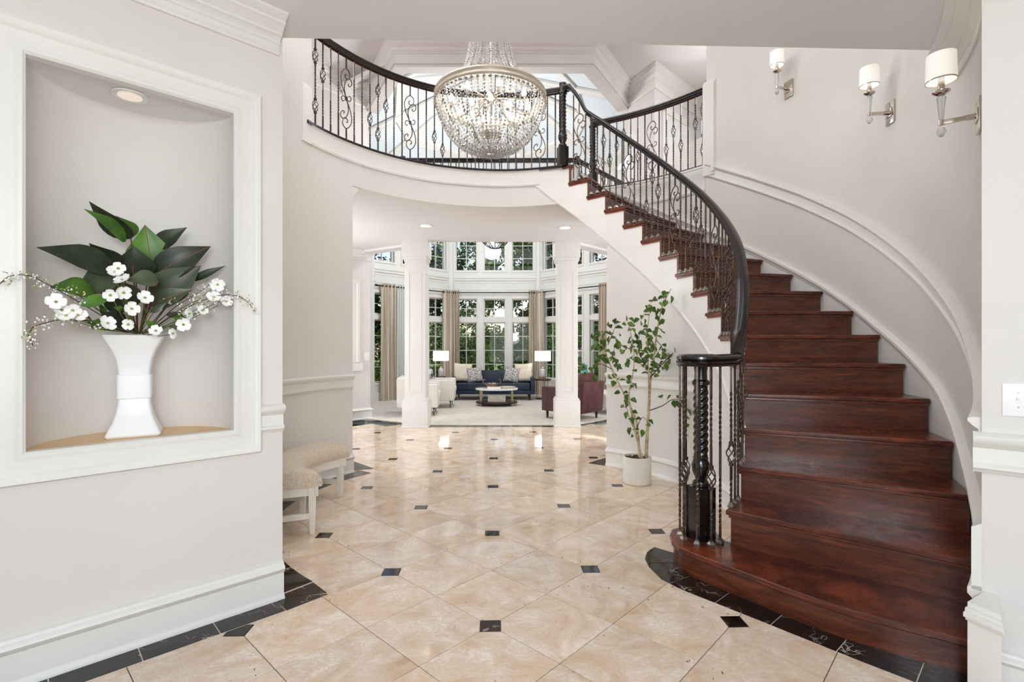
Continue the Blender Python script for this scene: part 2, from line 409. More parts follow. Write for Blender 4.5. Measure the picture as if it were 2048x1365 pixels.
def in_room(x, y):
    if y > 8.3 or y < .55 or y > 8.05 + .1: return False
    r = hypot(x - CX, y - CY)
    if y > 5.2: return abs(x) < 2.95 + max(0, (y-7))*.2 and not (y < 6.2 and abs(x) > 2.2)
    if r < 2.12 and y > 2.4: return True
    d = (Vector((x, y, 0)) - LC).dot(LN); d2 = (Vector((x, y, 0)) - RC).dot(RN)
    return y <= 3.0 and d > -.25 and d2 > -.25 and abs(x - CX) < 2.2
lat = T / sqrt(2)
for i in range(-40, 40):
    for j in range(-40, 40):
        x = OX + (i - j)*lat; y = OY + (i + j + 1)*lat     # diamond centre: nodes (i,j),(i+1,j),(i,j+1),(i+1,j+1)
        if in_room(x, y):
            # bottom node (i,j), top (i+1,j+1), right (i+1,j), left (i,j+1)
            ev = lambda a, b: a % 2 == 0 and b % 2 == 0
            k = 0 if ev(i+1, j) else 1 if ev(i+1, j+1) else 2 if ev(i, j+1) else 3
            link('floor_tile', TM[k], fl, (x, y, 0))
        if i % 2 == 0 and j % 2 == 0:
            x, y = OX + (i - j)*lat, OY + (i + j)*lat
            if in_room(x, y): link('floor_insert', dm, fl, (x, y, 0))

def border(path, width, side, seg=.31, name='border_tile', ht=.0035):
    """black marble strip cut into pieces along a path; thin light joints between them"""
    pts = [Vector((p[0], p[1], 0)) for p in path]
    L = [0]
    for a, b in zip(pts, pts[1:]): L.append(L[-1] + (b - a).length)
    def at(s):
        for i in range(len(pts) - 1):
            if s <= L[i+1] + 1e-9: 
                t = (s - L[i]) / max(1e-9, L[i+1] - L[i]); return pts[i].lerp(pts[i+1], t)
        return pts[-1]
    def nrm(s):
        a, b = at(max(0, s - .02)), at(min(L[-1], s + .02)); t = (b - a).normalized(); return Vector((-t.y, t.x, 0))*side
    n = max(1, round(L[-1]/seg)); tot = L[-1]
    jm = MB(); k = max(2, int(tot/.04))
    cols = [[at(tot*i/k) + Vector((0, 0, .0004)), at(tot*i/k) + nrm(tot*i/k)*(width) + Vector((0, 0, .0004)),
             at(tot*i/k) + nrm(tot*i/k)*(width) + Vector((0, 0, .0014)), at(tot*i/k) + Vector((0, 0, .0014))] for i in range(k+1)]
    jm.loft(cols).build('border_joint', M['white_grout'], fl)
    for i in range(n):
        s0 = tot*i/n + .002; s1 = tot*(i+1)/n - .002; m = max(1, int((s1 - s0)/.05)); cols = []
        for t in range(m+1):
            s = s0 + (s1-s0)*t/m; p = at(s); nn = nrm(s)
            cols.append([p + Vector((0, 0, .001)), p + nn*(width-.002) + Vector((0, 0, .001)), p + nn*(width-.002) + Vector((0, 0, ht)), p + Vector((0, 0, ht))])
        MB().loft(cols).build(name, M['black_marble'], fl)
def tip(pts):
    MB().prism([(p[0], p[1]) for p in pts], .001, .0036).build('border_tile', M['black_marble'], fl)
border([lw(-1.75, 0, 0), lw(-.04, 0, 0)], .155, -1, .3)
border([pol(a, RI(a)) for a in frange(229, 141, 30)], .19, -1, .3)
c0 = lw(-.04, 0, 0); c1 = lw(-.036, 0, .153)
tip([c0, c1, (-.879, 2.669), lw(.02, 0, .03)])
tip([lw(.02, 0, .03) + Vector((0, 0, 0)), (-.889, 2.685), pol(229.5, 1.672), pol(229.5, 1.86)])
tip([onz(708, 924), onz(747, 938), onz(713, 941), onz(700, 945)])
tip([onz(1177, 927), onz(1214, 916), onz(1216, 933)])
border([pol(a, 1.755) for a in frange(50.3, -36, 34)], .155, 1, .3)
# step border
SB = [(1.02, 3.22), (.95, 3.15), (.905, 3.05), (.895, 2.93), (.918, 2.78), (.985, 2.66), (1.091, 2.535), (1.277, 2.31), (1.463, 2.08), (1.62, 1.90), (1.80, 1.70)]
border(SB, .20, 1, .27)
yb = 8.02
border([W(-1.36, 7.98), W(1.0, 7.98)], .14, 1, .32)
border([W(-2.60, 8.72), W(-1.36, 7.98)], .14, 1, .32)
border([W(1.0, 7.98), W(1.95, 8.95)], .14, 1, .32)
# carpet of the living room
cp = [W(-2.6, 8.86), W(-1.36, 8.12), W(1.0, 8.12), W(1.95, 9.08), (4.2, 9.3, 0), (4.2, 14, 0), (-5, 14, 0), (-5, 8.9, 0)]
struct('floor_carpet', MB().prism([(p[0], p[1]) for p in cp], -.1, .012), M['carpet'])

# ------------------------------------------------------------------ walls
HN = (-.73 * 1, )
# left diagonal wall with the arched-plan niche
NS0, NS1, NZ0, NZ1 = -.962, -.228, .888, 2.43
wl = MB()
def put_l(s0, s1, z0, z1):
    Mx = Matrix(((LU.x, -LN.x, 0, LC.x), (LU.y, -LN.y, 0, LC.y), (0, 0, 1, 0), (0, 0, 0, 1)))
    wl.box(s0, s1, 0, .10, z0, z1, Mx)
grid_box(-1.75, 0, 0, CEIL, [(NS0, NS1, NZ0, NZ1)], put_l)
wall_left = struct('wall_left', wl, M['wall'])
nc = (NS0+NS1)/2; nr = (NS1-NS0)/2; ND = .36
def nz_pt(t, z, k=1.0): # half ellipse
    return lw(nc + nr*cos(t), z, -.02 - (ND)*k*sin(t))
nb = MB(); n_ = 28
cols = []
for i in range(n_+1):
    t = PI*i/n_
    col = [nz_pt(t, NZ0), nz_pt(t, NZ1-.13)] + [nz_pt(t, NZ1 - .13 + .13*sin(w), 1 - .16*(1-cos(w))) for w in frange(.26, PI/2, 5)]
    cols.append(col)
nb.loft(cols, close=False)
struct('wall_niche', nb, M['wall'])
lid = MB().add([lw(nc+nr*1.02, NZ1, -.0995), lw(nc-nr*1.02, NZ1, -.0995), lw(nc-nr*1.02, NZ1, -.42), lw(nc+nr*1.02, NZ1, -.42)], [(0, 1, 2, 3)])
struct('ceiling_niche', lid, M['ceiling'])
sh = MB(); pts = [lw(nc+nr*cos(PI*i/n_), 0, -.02-ND*sin(PI*i/n_)) for i in range(n_+1)]
sh.prism([(p.x, p.y) for p in pts], NZ0-.03, NZ0+.002)
struct('trim_1', sh, M['niche_floor'])
# niche casing, mitred
def frame_sweep(corners, prof, org, U, Nn):
    mb = MB(); cols = []; m = len(corners)
    for i in range(m):
        p = Vector(corners[i]); a = Vector(corners[i-1]); b = Vector(corners[(i+1) % m])
        d0 = (p-a).normalized(); d1 = (b-p).normalized(); n0 = Vector((d0.y, -d0.x)); n1 = Vector((d1.y, -d1.x)); n = (n0+n1).normalized(); k = 1/max(.3, n.dot(n0))
        col = []
        for w, off in prof:
            s2 = p + n*(w*k); col.append(org + U*s2.x + Vector((0, 0, s2.y)) + Nn*off)
        cols.append(col)
    return mb.loft(cols, ring=True)
prof_c = [(-.004, -.03), (-.004, .012), (.006, .022), (.02, .022), (.03, .016), (.078, .016), (.086, .024), (.096, .034), (.112, .036), (.118, .02), (.12, 0), (.12, -.005)]
struct('trim_2', frame_sweep([(NS0, NZ0), (NS0, NZ1), (NS1, NZ1), (NS1, NZ0)][::-1], [(w, o) for w, o in prof_c], LC, LU, LN), M['trim'])

BASEP = [(0, 0), (.034, 0), (.034, .012), (.028, .02), (.022, .028), (.020, .035), (.020, .135), (.034, .150), (.040, .160), (.036, .170), (.022, .178), (.018, .190), (0, .195)]
RAILP = [(0, 0), (.012, .0), (.018, .010), (.028, .016), (.028, .026), (.014, .034), (.012, .085), (.022, .094), (.036, .104), (.046, .118), (.046, .130), (.030, .138), (0, .142)]
CROWNP = [(0, 0), (.014, 0), (.020, .010), (.013, .020), (.014, .048), (.024, .054), (.024, .062), (.040, .078), (.054, .082), (.054, .092), (.070, .102), (.088, .116), (.100, .120), (.100, .132), (.122, .140), (.138, .150), (.138, .16), (0, .16)]
def scale_p(P, sx, sz): return [(a*sx, b*sz) for a, b in P]
# side +1 = left of travel.  Travelling along LU (towards the corner) the room is on the right (-1)
struct('baseboard_left', sweep([lw(-1.75), lw(0), pol(228.5, RI(228)-.0)][0:2], BASEP, -1), M['trim'])
ret = MB(); sweep([lw(-.118, .862), lw(0, .862)], RAILP, -1, mb=ret); struct('trim_3', ret, M['trim'])
struct('trim_4', sweep([lw(-1.75, CEIL-.16), lw(-.02, CEIL-.16)], CROWNP, -1), M['trim'])

# curved wall pieces
def ring(a0, a1, Rf, th, zb, zt, n=None, skew=0):
    """solid curved wall; inner face at Rf(a), zb/zt numbers or functions"""
    n = n or max(3, int(abs(a1-a0)/2.5)); mb = MB(); cols = []
    for i in range(n+1):
        a = a0 + (a1-a0)*i/n; r = Rf(a) if callable(Rf) else Rf
        b = zb(a) if callable(zb) else zb; t = zt(a) if callable(zt) else zt
        ao = a + (skew if i == n else 0)
        if skew and i == n-1: continue
        cols.append([pol(a, r, b), pol(a, r, t), pol(ao, r+th, t), pol(ao, r+th, b)])
    return mb.loft(cols)
arcL = frange(143.5, 227.5, 40)
struct('wall_left_curved', ring(143.5, 229, RI, .13, 0, FLOOR2, 44), M['wall'])
struct('wall_left_upper', ring(158.6, 300, lambda a: RI(min(a, 231)), .13, FLOOR2, CEIL2, 56), M['wall'])
struct('baseboard_left_curved', sweep([pol(a, RI(a)) for a in arcL], BASEP, 1), M['trim'])
struct('trim_5', sweep([pol(a, RI(a), .862) for a in arcL], RAILP, 1), M['trim'])
# header over the opening to the hall, with the balcony floor edge above it
struct('wall_header', ring(63, 143.5, RI, .13, CEIL-.016, FLOOR2, 34), M['wall'])
FAS = [(0, 0), (.014, 0), (.022, .012), (.022, .024), (.014, .032), (.014, .165), (.026, .172), (.03, .184), (0, .184)]
arcB = frange(159.3, 77, 44)
struct('trim_6', sweep([pol(a, RI(a), FLOOR2-.184) for a in arcB], FAS, -1), M['trim'])
jl = MB(); sweep([pol(a, RI(a), FLOOR2-.184) for a in frange(162.6, 159, 3)], [(0, 0), (.016, 0), (.016, .50), (0, .54)], -1, mb=jl)
struct('trim_7', jl, M['trim'])
# wall below the stair
def under(a): return min(pitch(a) - .10, FLOOR2 - .02)
struct('wall_right_curved', ring(-45, 50.8, RI, .12, 0, lambda a: max(.10, pitch(a)-.24), 50, -5), M['wall'])
arcR = frange(50.8, -42, 44)
struct('baseboard_right_curved', sweep([pol(a, RI(a)) for a in arcR], BASEP, -1), M['trim'])
arcC = [a for a in arcR if pitch(a) > 1.5]
struct('trim_8', sweep([pol(a, RI(a), .862) for a in frange(50.8, 8, 22)], RAILP, -1), M['trim'])
# outer wall of the stair
wo_ = ring(-46, 35, ROUT, .12, 0, CEIL2, 41); w2_ = ring(-51, -46, ROUT, .012, 0, CEIL2, 4); wo_.add(w2_.v, w2_.f)
struct('wall_right_outer', wo_, M['wall'])
struct('wall_right_landing', ring(35, 59, ROUT, .12, 0, FLOOR2, 12), M['wall'])
struct('wall_landing_header', ring(59, 65, ROUT, .12, CEIL-.016, FLOOR2, 4), M['wall'])
def tabf(tab):
    def f(a):
        if a <= tab[0][0]: return tab[0][1] + (a - tab[0][0])*(tab[1][1]-tab[0][1])/(tab[1][0]-tab[0][0])
        for (a0, z0), (a1, z1) in zip(tab, tab[1:]):
            if a0 <= a <= a1: return z0 + (z1-z0)*(a-a0)/(a1-a0)
        return tab[-1][1] + (a - tab[-1][0])*(tab[-1][1]-tab[-2][1])/(tab[-1][0]-tab[-2][0])
    return f
bandT = tabf([(-51, 1.02), (-44, 1.08), (-36, 1.30), (-30.8, 1.455), (-22.9, 1.683), (-12.3, 2.008), (-.2, 2.384), (11.8, 2.737), (24, 3.075), (35, 3.37)])
band = MB(); cols = []
BP = [(0, -.148), (.012, -.148), (.018, -.14), (.026, -.134), (.026, -.124), (.013, -.116), (.012, -.046), (.02, -.040), (.032, -.030), (.044, -.016), (.044, -.006), (.03, 0), (0, 0)]
for a in frange(-50.5, 35, 60): cols.append([pol(a, ROUT - o, bandT(a) + z) for o, z in BP])
struct('trim_9', band.loft(cols), M['trim'])
sk = MB(); cols = []
skT = tabf([(-52, .37), (-49, .385), (-46, .42), (-42, .485), (-38, .57), (-33.8, .69), (-29.9, .85), (-24.1, 1.05), (-15.2, 1.265), (-7.2, 1.465), (-.5, 1.66), (7.5, 1.885), (14.4, 2.07), (24.7, 2.35), (60, 3.32)])
for a in frange(-51, 60, 76):
    z = skT(a); cols.append([pol(a, ROUT-o, zz) for o, zz in ((0, z-.07), (.024, z-.07), (.028, z-.05), (.042, z-.034), (.042, z-.012), (.024, z), (0, z))])
struct('trim_10', sk.loft(cols), M['trim'])
sk2 = MB(); cols = []
for a in frange(-51, 62, 76):
    z = skT(a); lo = max(0, pitch(a) - .30); cols.append([pol(a, ROUT-.0, lo), pol(a, ROUT-.014, lo), pol(a, ROUT-.014, z-.03), pol(a, ROUT, z-.03)])
struct('trim_11', sk2.loft(cols), M['trim'])
# casing of the upper opening by the balustrade and fascia of the landing
cs = MB()
cs.loft([[pol(a, ROUT-o, z) for o, z in ((0, 3.22), (.03, 3.22), (.03, 4.26), (0, 4.30))] for a in frange(32.8, 35.6, 3)])
cs.loft([[pol(a, ROUT-o, z) for o, z in ((0, 3.25), (.045, 3.25), (.045, 4.22), (0, 4.30))] for a in (32.6, 33.3)])
struct('trim_12', cs, M['trim'])
ff = MB(); FP = [(0, -.30), (.012, -.30), (.024, -.285), (.024, -.27), (.012, -.26), (.012, -.10), (.02, -.09), (.02, -.03), (.03, -.02), (.03, 0), (0, 0)]
ff.loft([[pol(a, ROUT-o, FLOOR2+z) for o, z in FP] for a in frange(35.2, 66, 18)])
struct('trim_13', ff, M['trim'])

# right diagonal wall with post, chair rail and baseboard
def rw(s, z=0.0, off=0.0): return RC + RU*s + RN*off + Vector((0, 0, z))
wr = MB(); Mx = Matrix(((RU.x, -RN.x, 0, RC.x), (RU.y, -RN.y, 0, RC.y), (0, 0, 1, 0), (0, 0, 0, 1)))
wr.box(0, 1.7, 0, .12, 0, CEIL, Mx); struct('wall_right', wr, M['wall'])
struct('baseboard_right', sweep([rw(1.7), rw(.04)], scale_p(BASEP, 1, .82), 1), M['trim'])
struct('trim_14', sweep([rw(1.7, .82), rw(-.035, .82)], scale_p(RAILP, 1, 1.08), 1), M['trim'])
po = MB()
PA = W(1.668, 1.852); PB = W(1.700, 1.755)
pp = [PA, PB, rw(.03), pol(-50, ROUT+.02)]
po.prism([(p.x, p.y) for p in pp], 0, .30)
pc = sum(pp, Vector())/4
for k, z0, z1 in ((1.10, .30, .312), (1.2, .312, .33), (1.12, .33, .345), (1.0, .345, .365), (1.12, 0, .02)):
    po.prism([((p.x-pc.x)*k+pc.x, (p.y-pc.y)*k+pc.y) for p in pp], z0, z1)
struct('trim_15', po, M['trim'], bevel=.003)
vp = MB(); vp.loft([[pol(a, ROUT-o, z) for o, z in ((0, .36), (.03, .36), (.03, .60), (0, .62))] for a in (-51, -49.2)])
struct('trim_16', vp, M['trim'])
# crown where the outer wall meets the entry ceiling
struct('trim_17', sweep([rw(1.7, CEIL-.16), rw(0, CEIL-.16)] + [pol(a, ROUT, CEIL-.16) for a in frange(-49.5, -27.9, 14)], CROWNP, 1), M['trim'])

# entry ceiling and its edge
ec = MB(); ec.prism([(-4, -2.4), (4, -2.4), (4, 2.745), (-4, 2.745)], CEIL, FLOOR2)
struct('ceiling', ec, M['ceiling'])
ew = MB(); ew.box(-4, 4, 2.62, 2.745, FLOOR2, CEIL2); struct('wall_front_upper', ew, M['wall'])
# hall ceiling + upper floor
pa = [pol(a, RI(a)+.10) for a in frange(170, 65, 40)]
po_ = [pol(a, ROUT+.05) for a in frange(65, 36, 14)]
HB = [W(4.6, 9.7), W(1.95, 9.05), W(1.04, 8.06), W(-1.42, 8.06), W(-2.62, 8.8), W(-5, 8.0)]
polyf = [(p.x, p.y) for p in pa + po_] + [(4.6, 5.2)] + [(p.x, p.y) for p in HB] + [(-5, 4.4)]
struct('ceiling_hall', MB().prism(polyf, CEIL-.01, FLOOR2-.02), M['wall_cool'])
struct('floor_upper', MB().prism(polyf, FLOOR2-.02, FLOOR2), M['red_wood'])
struct('ceiling_upper', MB().prism([(p.x, p.y) for p in ([W(-6, 2.0), W(6, 2.0), W(6, 10.6), W(3.0, 10.3), W(2.165, 9.48), W(1.26, 8.0), W(-1.86, 8.0), W(-2.8, 9.6), W(-4.5, 7.5)])], CEIL2, CEIL2+.1), M['ceiling'])
# beam with rounded arch corners between column and side walls
hb = MB()
for A, B in ((W(-2.62, 8.8), W(-1.42, 8.06)), (W(1.04, 8.06), W(1.95, 9.05))):
    d = (B-A).normalized(); n = Vector((-d.y, d.x, 0)); L = (B-A).length
    Mx2 = Matrix(((d.x, n.x, 0, A.x), (d.y, n.y, 0, A.y), (0, 0, 1, 0), (0, 0, 0, 1)))
    hb.box(0, L, -.02, .2, CEIL-.05, FLOOR2, Mx2)
    for end in (0, 1):
        R = .13 if (end == 0) == (A.x < 0) else .03
        for k in range(5):
            a0 = PI/2*k/5; a1 = PI/2*(k+1)/5
            x0, x1 = R*(1-cos(a0)), R*(1-cos(a1)); zz = R*(1-sin((a0+a1)/2))
            s0, s1 = (x0, x1) if end == 0 else (L-x1, L-x0)
            hb.box(s0, s1, -.02, .2, CEIL-.05-zz, CEIL-.05, Mx2)
struct('trim_18', hb, M['wall_cool'])

# hall wall piece on the left with casing, crown, base, switch
WA, WB = W(-3.6, 7.75), W(-2.50, 8.92)
d = (WB-WA).normalized(); n = Vector((d.y, -d.x, 0)); L = (WB-WA).length
hw = MB(); MW = Matrix(((d.x, -n.x, 0, WA.x), (d.y, -n.y, 0, WA.y), (0, 0, 1, 0), (0, 0, 0, 1)))
hw.box(0, L, 0, .3, 0, CEIL, MW); struct('wall_hall_left', hw, M['wall_cool'])
struct('baseboard_hall_left', sweep([WA, WB, WB - n*.3], BASEP, -1), M['trim'])
struct('trim_19', sweep([WA + Vector((0, 0, CEIL-.17)), WB + Vector((0, 0, CEIL-.17))], scale_p(CROWNP, .7, 1), -1), M['trim'])
pn = MB(); pn.box(L-.52, L-.22, -.012, 0, 1.0, 2.42, MW); pn.box(L-.50, L-.26, -.03, -.012, 2.36, 2.42, MW); pn.box(L-.27, L-.22, -.03, -.012, 1.0, 2.42, MW); pn.box(L-.6, L-.17, -.04, 0, .85, .98, MW)
struct('trim_20', pn, M['trim'])
struct('trim_23', sweep([pol(143.4, 1.94, CEIL-.17), pol(143.4, 2.06, CEIL-.17)], scale_p(CROWNP, .8, 1), -1), M['trim'])
# right side of hall (hidden mostly)
WC, WD = W(2.35, 9.3), W(3.9, 7.8)
struct('wall_hall_right', MB().prism([(WC.x, WC.y), (WD.x, WD.y), (WD.x+.2, WD.y+.2), (WC.x+.2, WC.y+.2)], 0, CEIL), M['wall_cool'])

# ------------------------------------------------------------------ square columns between hall and living room
def column(cx, label):
    t = thing('column', label, 'column', (cx, 8.115, 0), -YAW)
    b = MB().box(-.198, .198, -.198, .198, 0, .42); b.box(-.21, .21, -.21, .21, 0, .03); b.box(-.185, .185, -.185, .185, .42, .45)
    b.build('base', M['trim'], t, bevel=.004)
    MB().box(-.163, .163, -.163, .163, .45, 2.60).build('shaft', M['trim'], t, bevel=.003)
    for k in range(4):
        fr = MB(); Mz = Matrix.Rotation(k*PI/2, 4, 'Z')
        for (x0, x1, z0, z1) in ((-.10, -.088, .58, 2.42), (.088, .10, .58, 2.42), (-.10, .10, .568, .58), (-.10, .10, 2.42, 2.432)):
            fr.box(x0, x1, -.168, -.163, z0, z1, Mz)
        fr.build('panel_moulding', M['trim'], t)
    c = MB().box(-.17, .17, -.17, .17, 2.60, 2.63); c.box(-.185, .185, -.185, .185, 2.63, 2.68); c.box(-.2, .2, -.2, .2, 2.68, CEIL-.01)
    c.build('capital', M['trim'], t, bevel=.004)
column(-1.262, 'white square panelled column standing beside the cream armchairs')
column(1.135, 'white square panelled column standing in front of the burgundy leather armchair')

# ------------------------------------------------------------------ curved staircase
stair = thing('staircase', 'curved mahogany staircase with white stringer rising along the outer wall', 'staircase', (CX, CY, 0))
def to_local(pts, a):
    ca, sa = cos(radians(-a)), sin(radians(-a))
    return [((x-CX)*ca - (y-CY)*sa, (x-CX)*sa + (y-CY)*ca) for x, y in pts]
def part_at(mb_pts, z0, z1, name, m, a, bevel=0, seg=2):
    o = MB().prism(to_local(mb_pts, a), z0, z1).build(name, m, stair, bevel=bevel, seg=seg)
    o.rotation_euler = (0, 0, radians(a)); return o
def radial(a, R, off=0.0):
    t = radians(a); return (CX + R*cos(t) + off*sin(t), CY + R*sin(t) - off*cos(t))     # off moves towards the lower steps
ROT = 2.80
NW = Vector((1.223, 2.985, 0))
nosing1 = [(1.36, 3.13), (1.27, 3.19), (1.18, 3.18), (1.10, 3.13), (1.058, 3.05), (1.035, 2.95), (1.045, 2.86), (1.09, 2.77), (1.155, 2.68), (1.25, 2.545), (1.367, 2.37), (1.46, 2.25), (1.56, 2.14), (1.68, 2.045), (1.79, 1.965), (1.85, 1.915)]
def inset(pts, dd):
    out = []
    for i, p in enumerate(pts):
        a = Vector(pts[max(0, i-1)]); b = Vector(pts[min(len(pts)-1, i+1)]); t = (b-a).normalized(); n = Vector((-t.y, t.x)); out.append((p[0]+n.x*dd, p[1]+n.y*dd))
    return out
tail = [radial(ang(2)+1.2, ROT), radial(ang(2)+1.2, 1.70)]
o = MB().prism(to_local(nosing1 + tail, ang(1)), ZK[1]-.032, ZK[1]).build('tread', M['mahogany'], stair, bevel=.011, seg=3); o.rotation_euler.z = radians(ang(1))
o = MB().prism(to_local(inset(nosing1, .022) + tail, ang(1)), 0, ZK[1]-.03).build('riser', M['mahogany_riser'], stair); o.rotation_euler.z = radians(ang(1))
for k in range(2, 18):
    a0, a1 = ang(k), ang(k+1)
    if k == 17: a1 = a0 + 3.2
    Rin = lambda a: RI(a) - .034
    n = 4
    outr = ROT if k < 17 else ROT-.02
    poly = [radial(a0, outr, .032), radial(a0, Rin(a0), .032)]
    aa = a1 + .9 if k < 17 else a1
    poly = [radial(a0, outr, .032)] + [radial(a, Rin(a), .032 if i == 0 else 0) for i, a in enumerate(frange(a0, aa, n))] + [radial(a, outr) for a in frange(aa, a0 + .3, n)]
    z = ZK[k]
    part_at(poly, z-.030, z, 'tread', M['mahogany'] if k < 9 else M['red_wood'] if k > 17 else M['mahogany'], a0, .010, 3)
    cv = [radial(a0, outr-.002, .018), radial(a0, Rin(a0)+.012, .018), radial(a0, Rin(a0)+.012, -.02), radial(a0, outr-.002, -.02)]
    part_at(cv, z-.048, z-.030, 'cove_moulding', M['mahogany_riser'], a0, .004)
    rp = [radial(a0, ROT-.004, .005), radial(a0, RI(a0)-.013, .005), radial(a0, RI(a0)-.013, -.02), radial(a0, ROT-.004, -.02)]
    part_at(rp, ZK[k-1], z-.03, 'riser', M['mahogany_riser'], a0)
    # scotia under the open end of the tread
    if k < 17:
        sc = [radial(a, RI(a)-.020) for a in frange(a0, aa-.3, n)] + [radial(a, RI(a)+.01) for a in frange(aa-.3, a0, n)]
        part_at(sc, z-.046, z-.03, 'return_moulding', M['red_wood'], a0)
# white stringer following the steps
st = MB()
for k in range(2, 17):
    a0, a1 = ang(k), ang(k+1); cols = []
    for a in frange(a0, a1, 4):
        lo = min(pitch(a) - .535, FLOOR2-.18); lo = max(lo, .0 if a < -30 else .0)
        top = ZK[k] - .032
        cols.append([pol(a, RI(a)-.012, max(lo, 0.0)), pol(a, RI(a)-.012, top), pol(a, RI(a)+.03, top), pol(a, RI(a)+.03, max(lo, 0.0))])
    st.loft(cols)
for a0, a1 in ((ang(17), 79),):
    st.loft([[pol(a, RI(a)-.012, min(pitch(a)-.535, FLOOR2-.18)), pol(a, RI(a)-.012, FLOOR2-.03), pol(a, RI(a)+.03, FLOOR2-.03), pol(a, RI(a)+.03, min(pitch(a)-.535, FLOOR2-.18))] for a in frange(a0, a1, 5)])
for o in (st.build('stringer', M['trim'], stair),): o.location = (-CX, -CY, 0)
sm = MB(); cols = []
for a in frange(-40, 76.5, 90):
    z = min(pitch(a) - .52, FLOOR2-.165)
    if z < .2: continue
    cols.append([pol(a, RI(a)-o_, z+zz) for o_, zz in ((0, -.03), (.016, -.03), (.026, -.018), (.026, -.006), (.016, .004), (.012, .012), (0, .012))])
o = sm.loft(cols).build('stringer_moulding', M['trim'], stair); o.location = (-CX, -CY, 0)
# plaster soffit below the treads
so = MB(); so.loft([[pol(a, RI(a)+.0, max(.02, pitch(a)-.50)), pol(a, RI(a)+.0, max(.03, pitch(a)-.27)), pol(a, ROUT, max(.03, pitch(a)-.27)), pol(a, ROUT, max(.02, pitch(a)-.50))] for a in frange(-30, 66, 50)])
o = so.build('soffit', M['wall'], stair); o.location = (-CX, -CY, 0)

# ------------------------------------------------------------------ balusters
def helix_bar(mb, z0, z1, tw, s=.0064, rot0=0):
    """square bar; tw = list of (za, zb) twisted stretches"""
    zs = [z0]; rot = [rot0]; r = rot0
    for a, b in tw:
        zs.append(a); rot.append(r); n = max(4, int((b-a)/.014))
        for i in range(1, n+1): r += PI/4*.95; zs.append(a + (b-a)*i/n); rot.append(r)
    zs.append(z1); rot.append(r)
    for k in (0,):
        cols = [[(s*1.3*cos(t+PI/4+PI/2*j), s*1.3*sin(t+PI/4+PI/2*j), z) for j in range(4)] for z, t in zip(zs, rot)]
        mb.loft(cols)
    return mb
def basket_mesh(h=.125):
    mb = MB()
    for w in range(4):
        mb.tube([(.027*sin(PI*i/8)**.8*cos(w*PI/2 + i*PI/8*1.1) + 0, .027*sin(PI*i/8)**.8*sin(w*PI/2 + i*PI/8*1.1), -h/2 + h*i/8) for i in range(9)], .0042, 4)
    for z in (-h/2, h/2): mb.box(-.0105, .0105, -.0105, .0105, z-.009, z+.009)
    me = mb.mesh('basket', 40); me.materials.append(M['iron']); return me
BASK = basket_mesh(); BASKD = BASK.copy(); BASKD.materials[0] = M['iron_dark']
sh_ = MB(); sh_.loft([[(x*s, y*s, z) for x, y in ((-1, -1), (1, -1), (1, 1), (-1, 1))] for s, z in ((.017, 0), (.017, .008), (.010, .022), (.010, .030))])
SHOE = sh_.mesh('shoe', 0); SHOE.materials.append(M['pewter'])
def catmull(P, n=4):
    P = [Vector(p) for p in P]; out = []
    for i in range(len(P)-1):
        p0 = P[max(0, i-1)]; p1 = P[i]; p2 = P[i+1]; p3 = P[min(len(P)-1, i+2)]
        for k in range(n):
            t = k/n; out.append(.5*((2*p1) + (p2-p0)*t + (2*p0-5*p1+4*p2-p3)*t*t + (3*p1-p0-3*p2+p3)*t**3))
    out.append(P[-1]); return out
_A = [(755,668),(770,665),(780,690),(765,715),(730,720),(700,690),(690,640),(708,598),(750,575),(800,608),(838,670),(850,740),(832,830),(795,915),(755,1000)]
_B = [(705,775),(722,790),(712,808),(685,800),(662,770),(657,735),(672,706),(702,698),(742,725),(775,780),(790,850),(780,925),(755,1000)]
_C = [(712,958),(700,945),(682,950),(672,975),(684,1008),(715,1020),(755,1000)]
def scroll_mesh(hh, flip, m):
    mb = MB(); sc = .00071*min(1.0, hh/.60); fx = -1 if flip else 1
    for S in (_A, _B, _C):
        half = [((x-755)*sc*fx, 0, (1000-y)*sc) for x, y in S]
        full = half + [(-x, 0, -z) for x, _, z in half[-2::-1]]
        r = .0052 if S is not _C else .0048
        cp = catmull(full, 3); rr = [r]*len(cp); mb.tube(cp, rr, 5)
    mb.box(-.011, .011, -.009, .009, -.018, .018)
    me = mb.mesh('scroll', 60); me.materials.append(m); return me
SCR = {}
BAR = {}
def bar_mesh(kind, h, m):
    hb_ = round(h/.01)*.01; key = (kind, hb_, m.name)
    if key in BAR: return BAR[key]
    if kind == 'twist': P = [(0, h, [(h*.10, h*.38), (h*.56, h*.78)])]
    elif kind == 'twist_mid': P = [(0, h, [(h*.28, h*.66)])]
    elif kind == 'low': P = [(0, h*.38-.06, [(h*.06, h*.2)]), (h*.38+.06, h, [(h*.55, h*.82)])]
    elif kind == 'high': P = [(0, h*.62-.06, [(h*.15, h*.45)]), (h*.62+.06, h, [(h*.74, h*.9)])]
    elif kind == 'double': P = [(0, h*.22-.06, []), (h*.22+.06, h*.78-.06, [(h*.34, h*.66)]), (h*.78+.06, h, [])]
    else:
        sc = min(1.0, h*.74/.60); e = .302*sc; P = [(0, h*.5-e, []), (h*.5+e, h, [])]
    out = []
    for z0, z1, tw in P:
        me = helix_bar(MB(), z0, z1, tw).mesh('baluster', 0); me.materials.append(m); out.append(me)
    BAR[key] = out; return out
CYC = ['scroll', 'twist', 'twist_mid', 'low', 'double', 'high', 'twist', 'twist_mid']
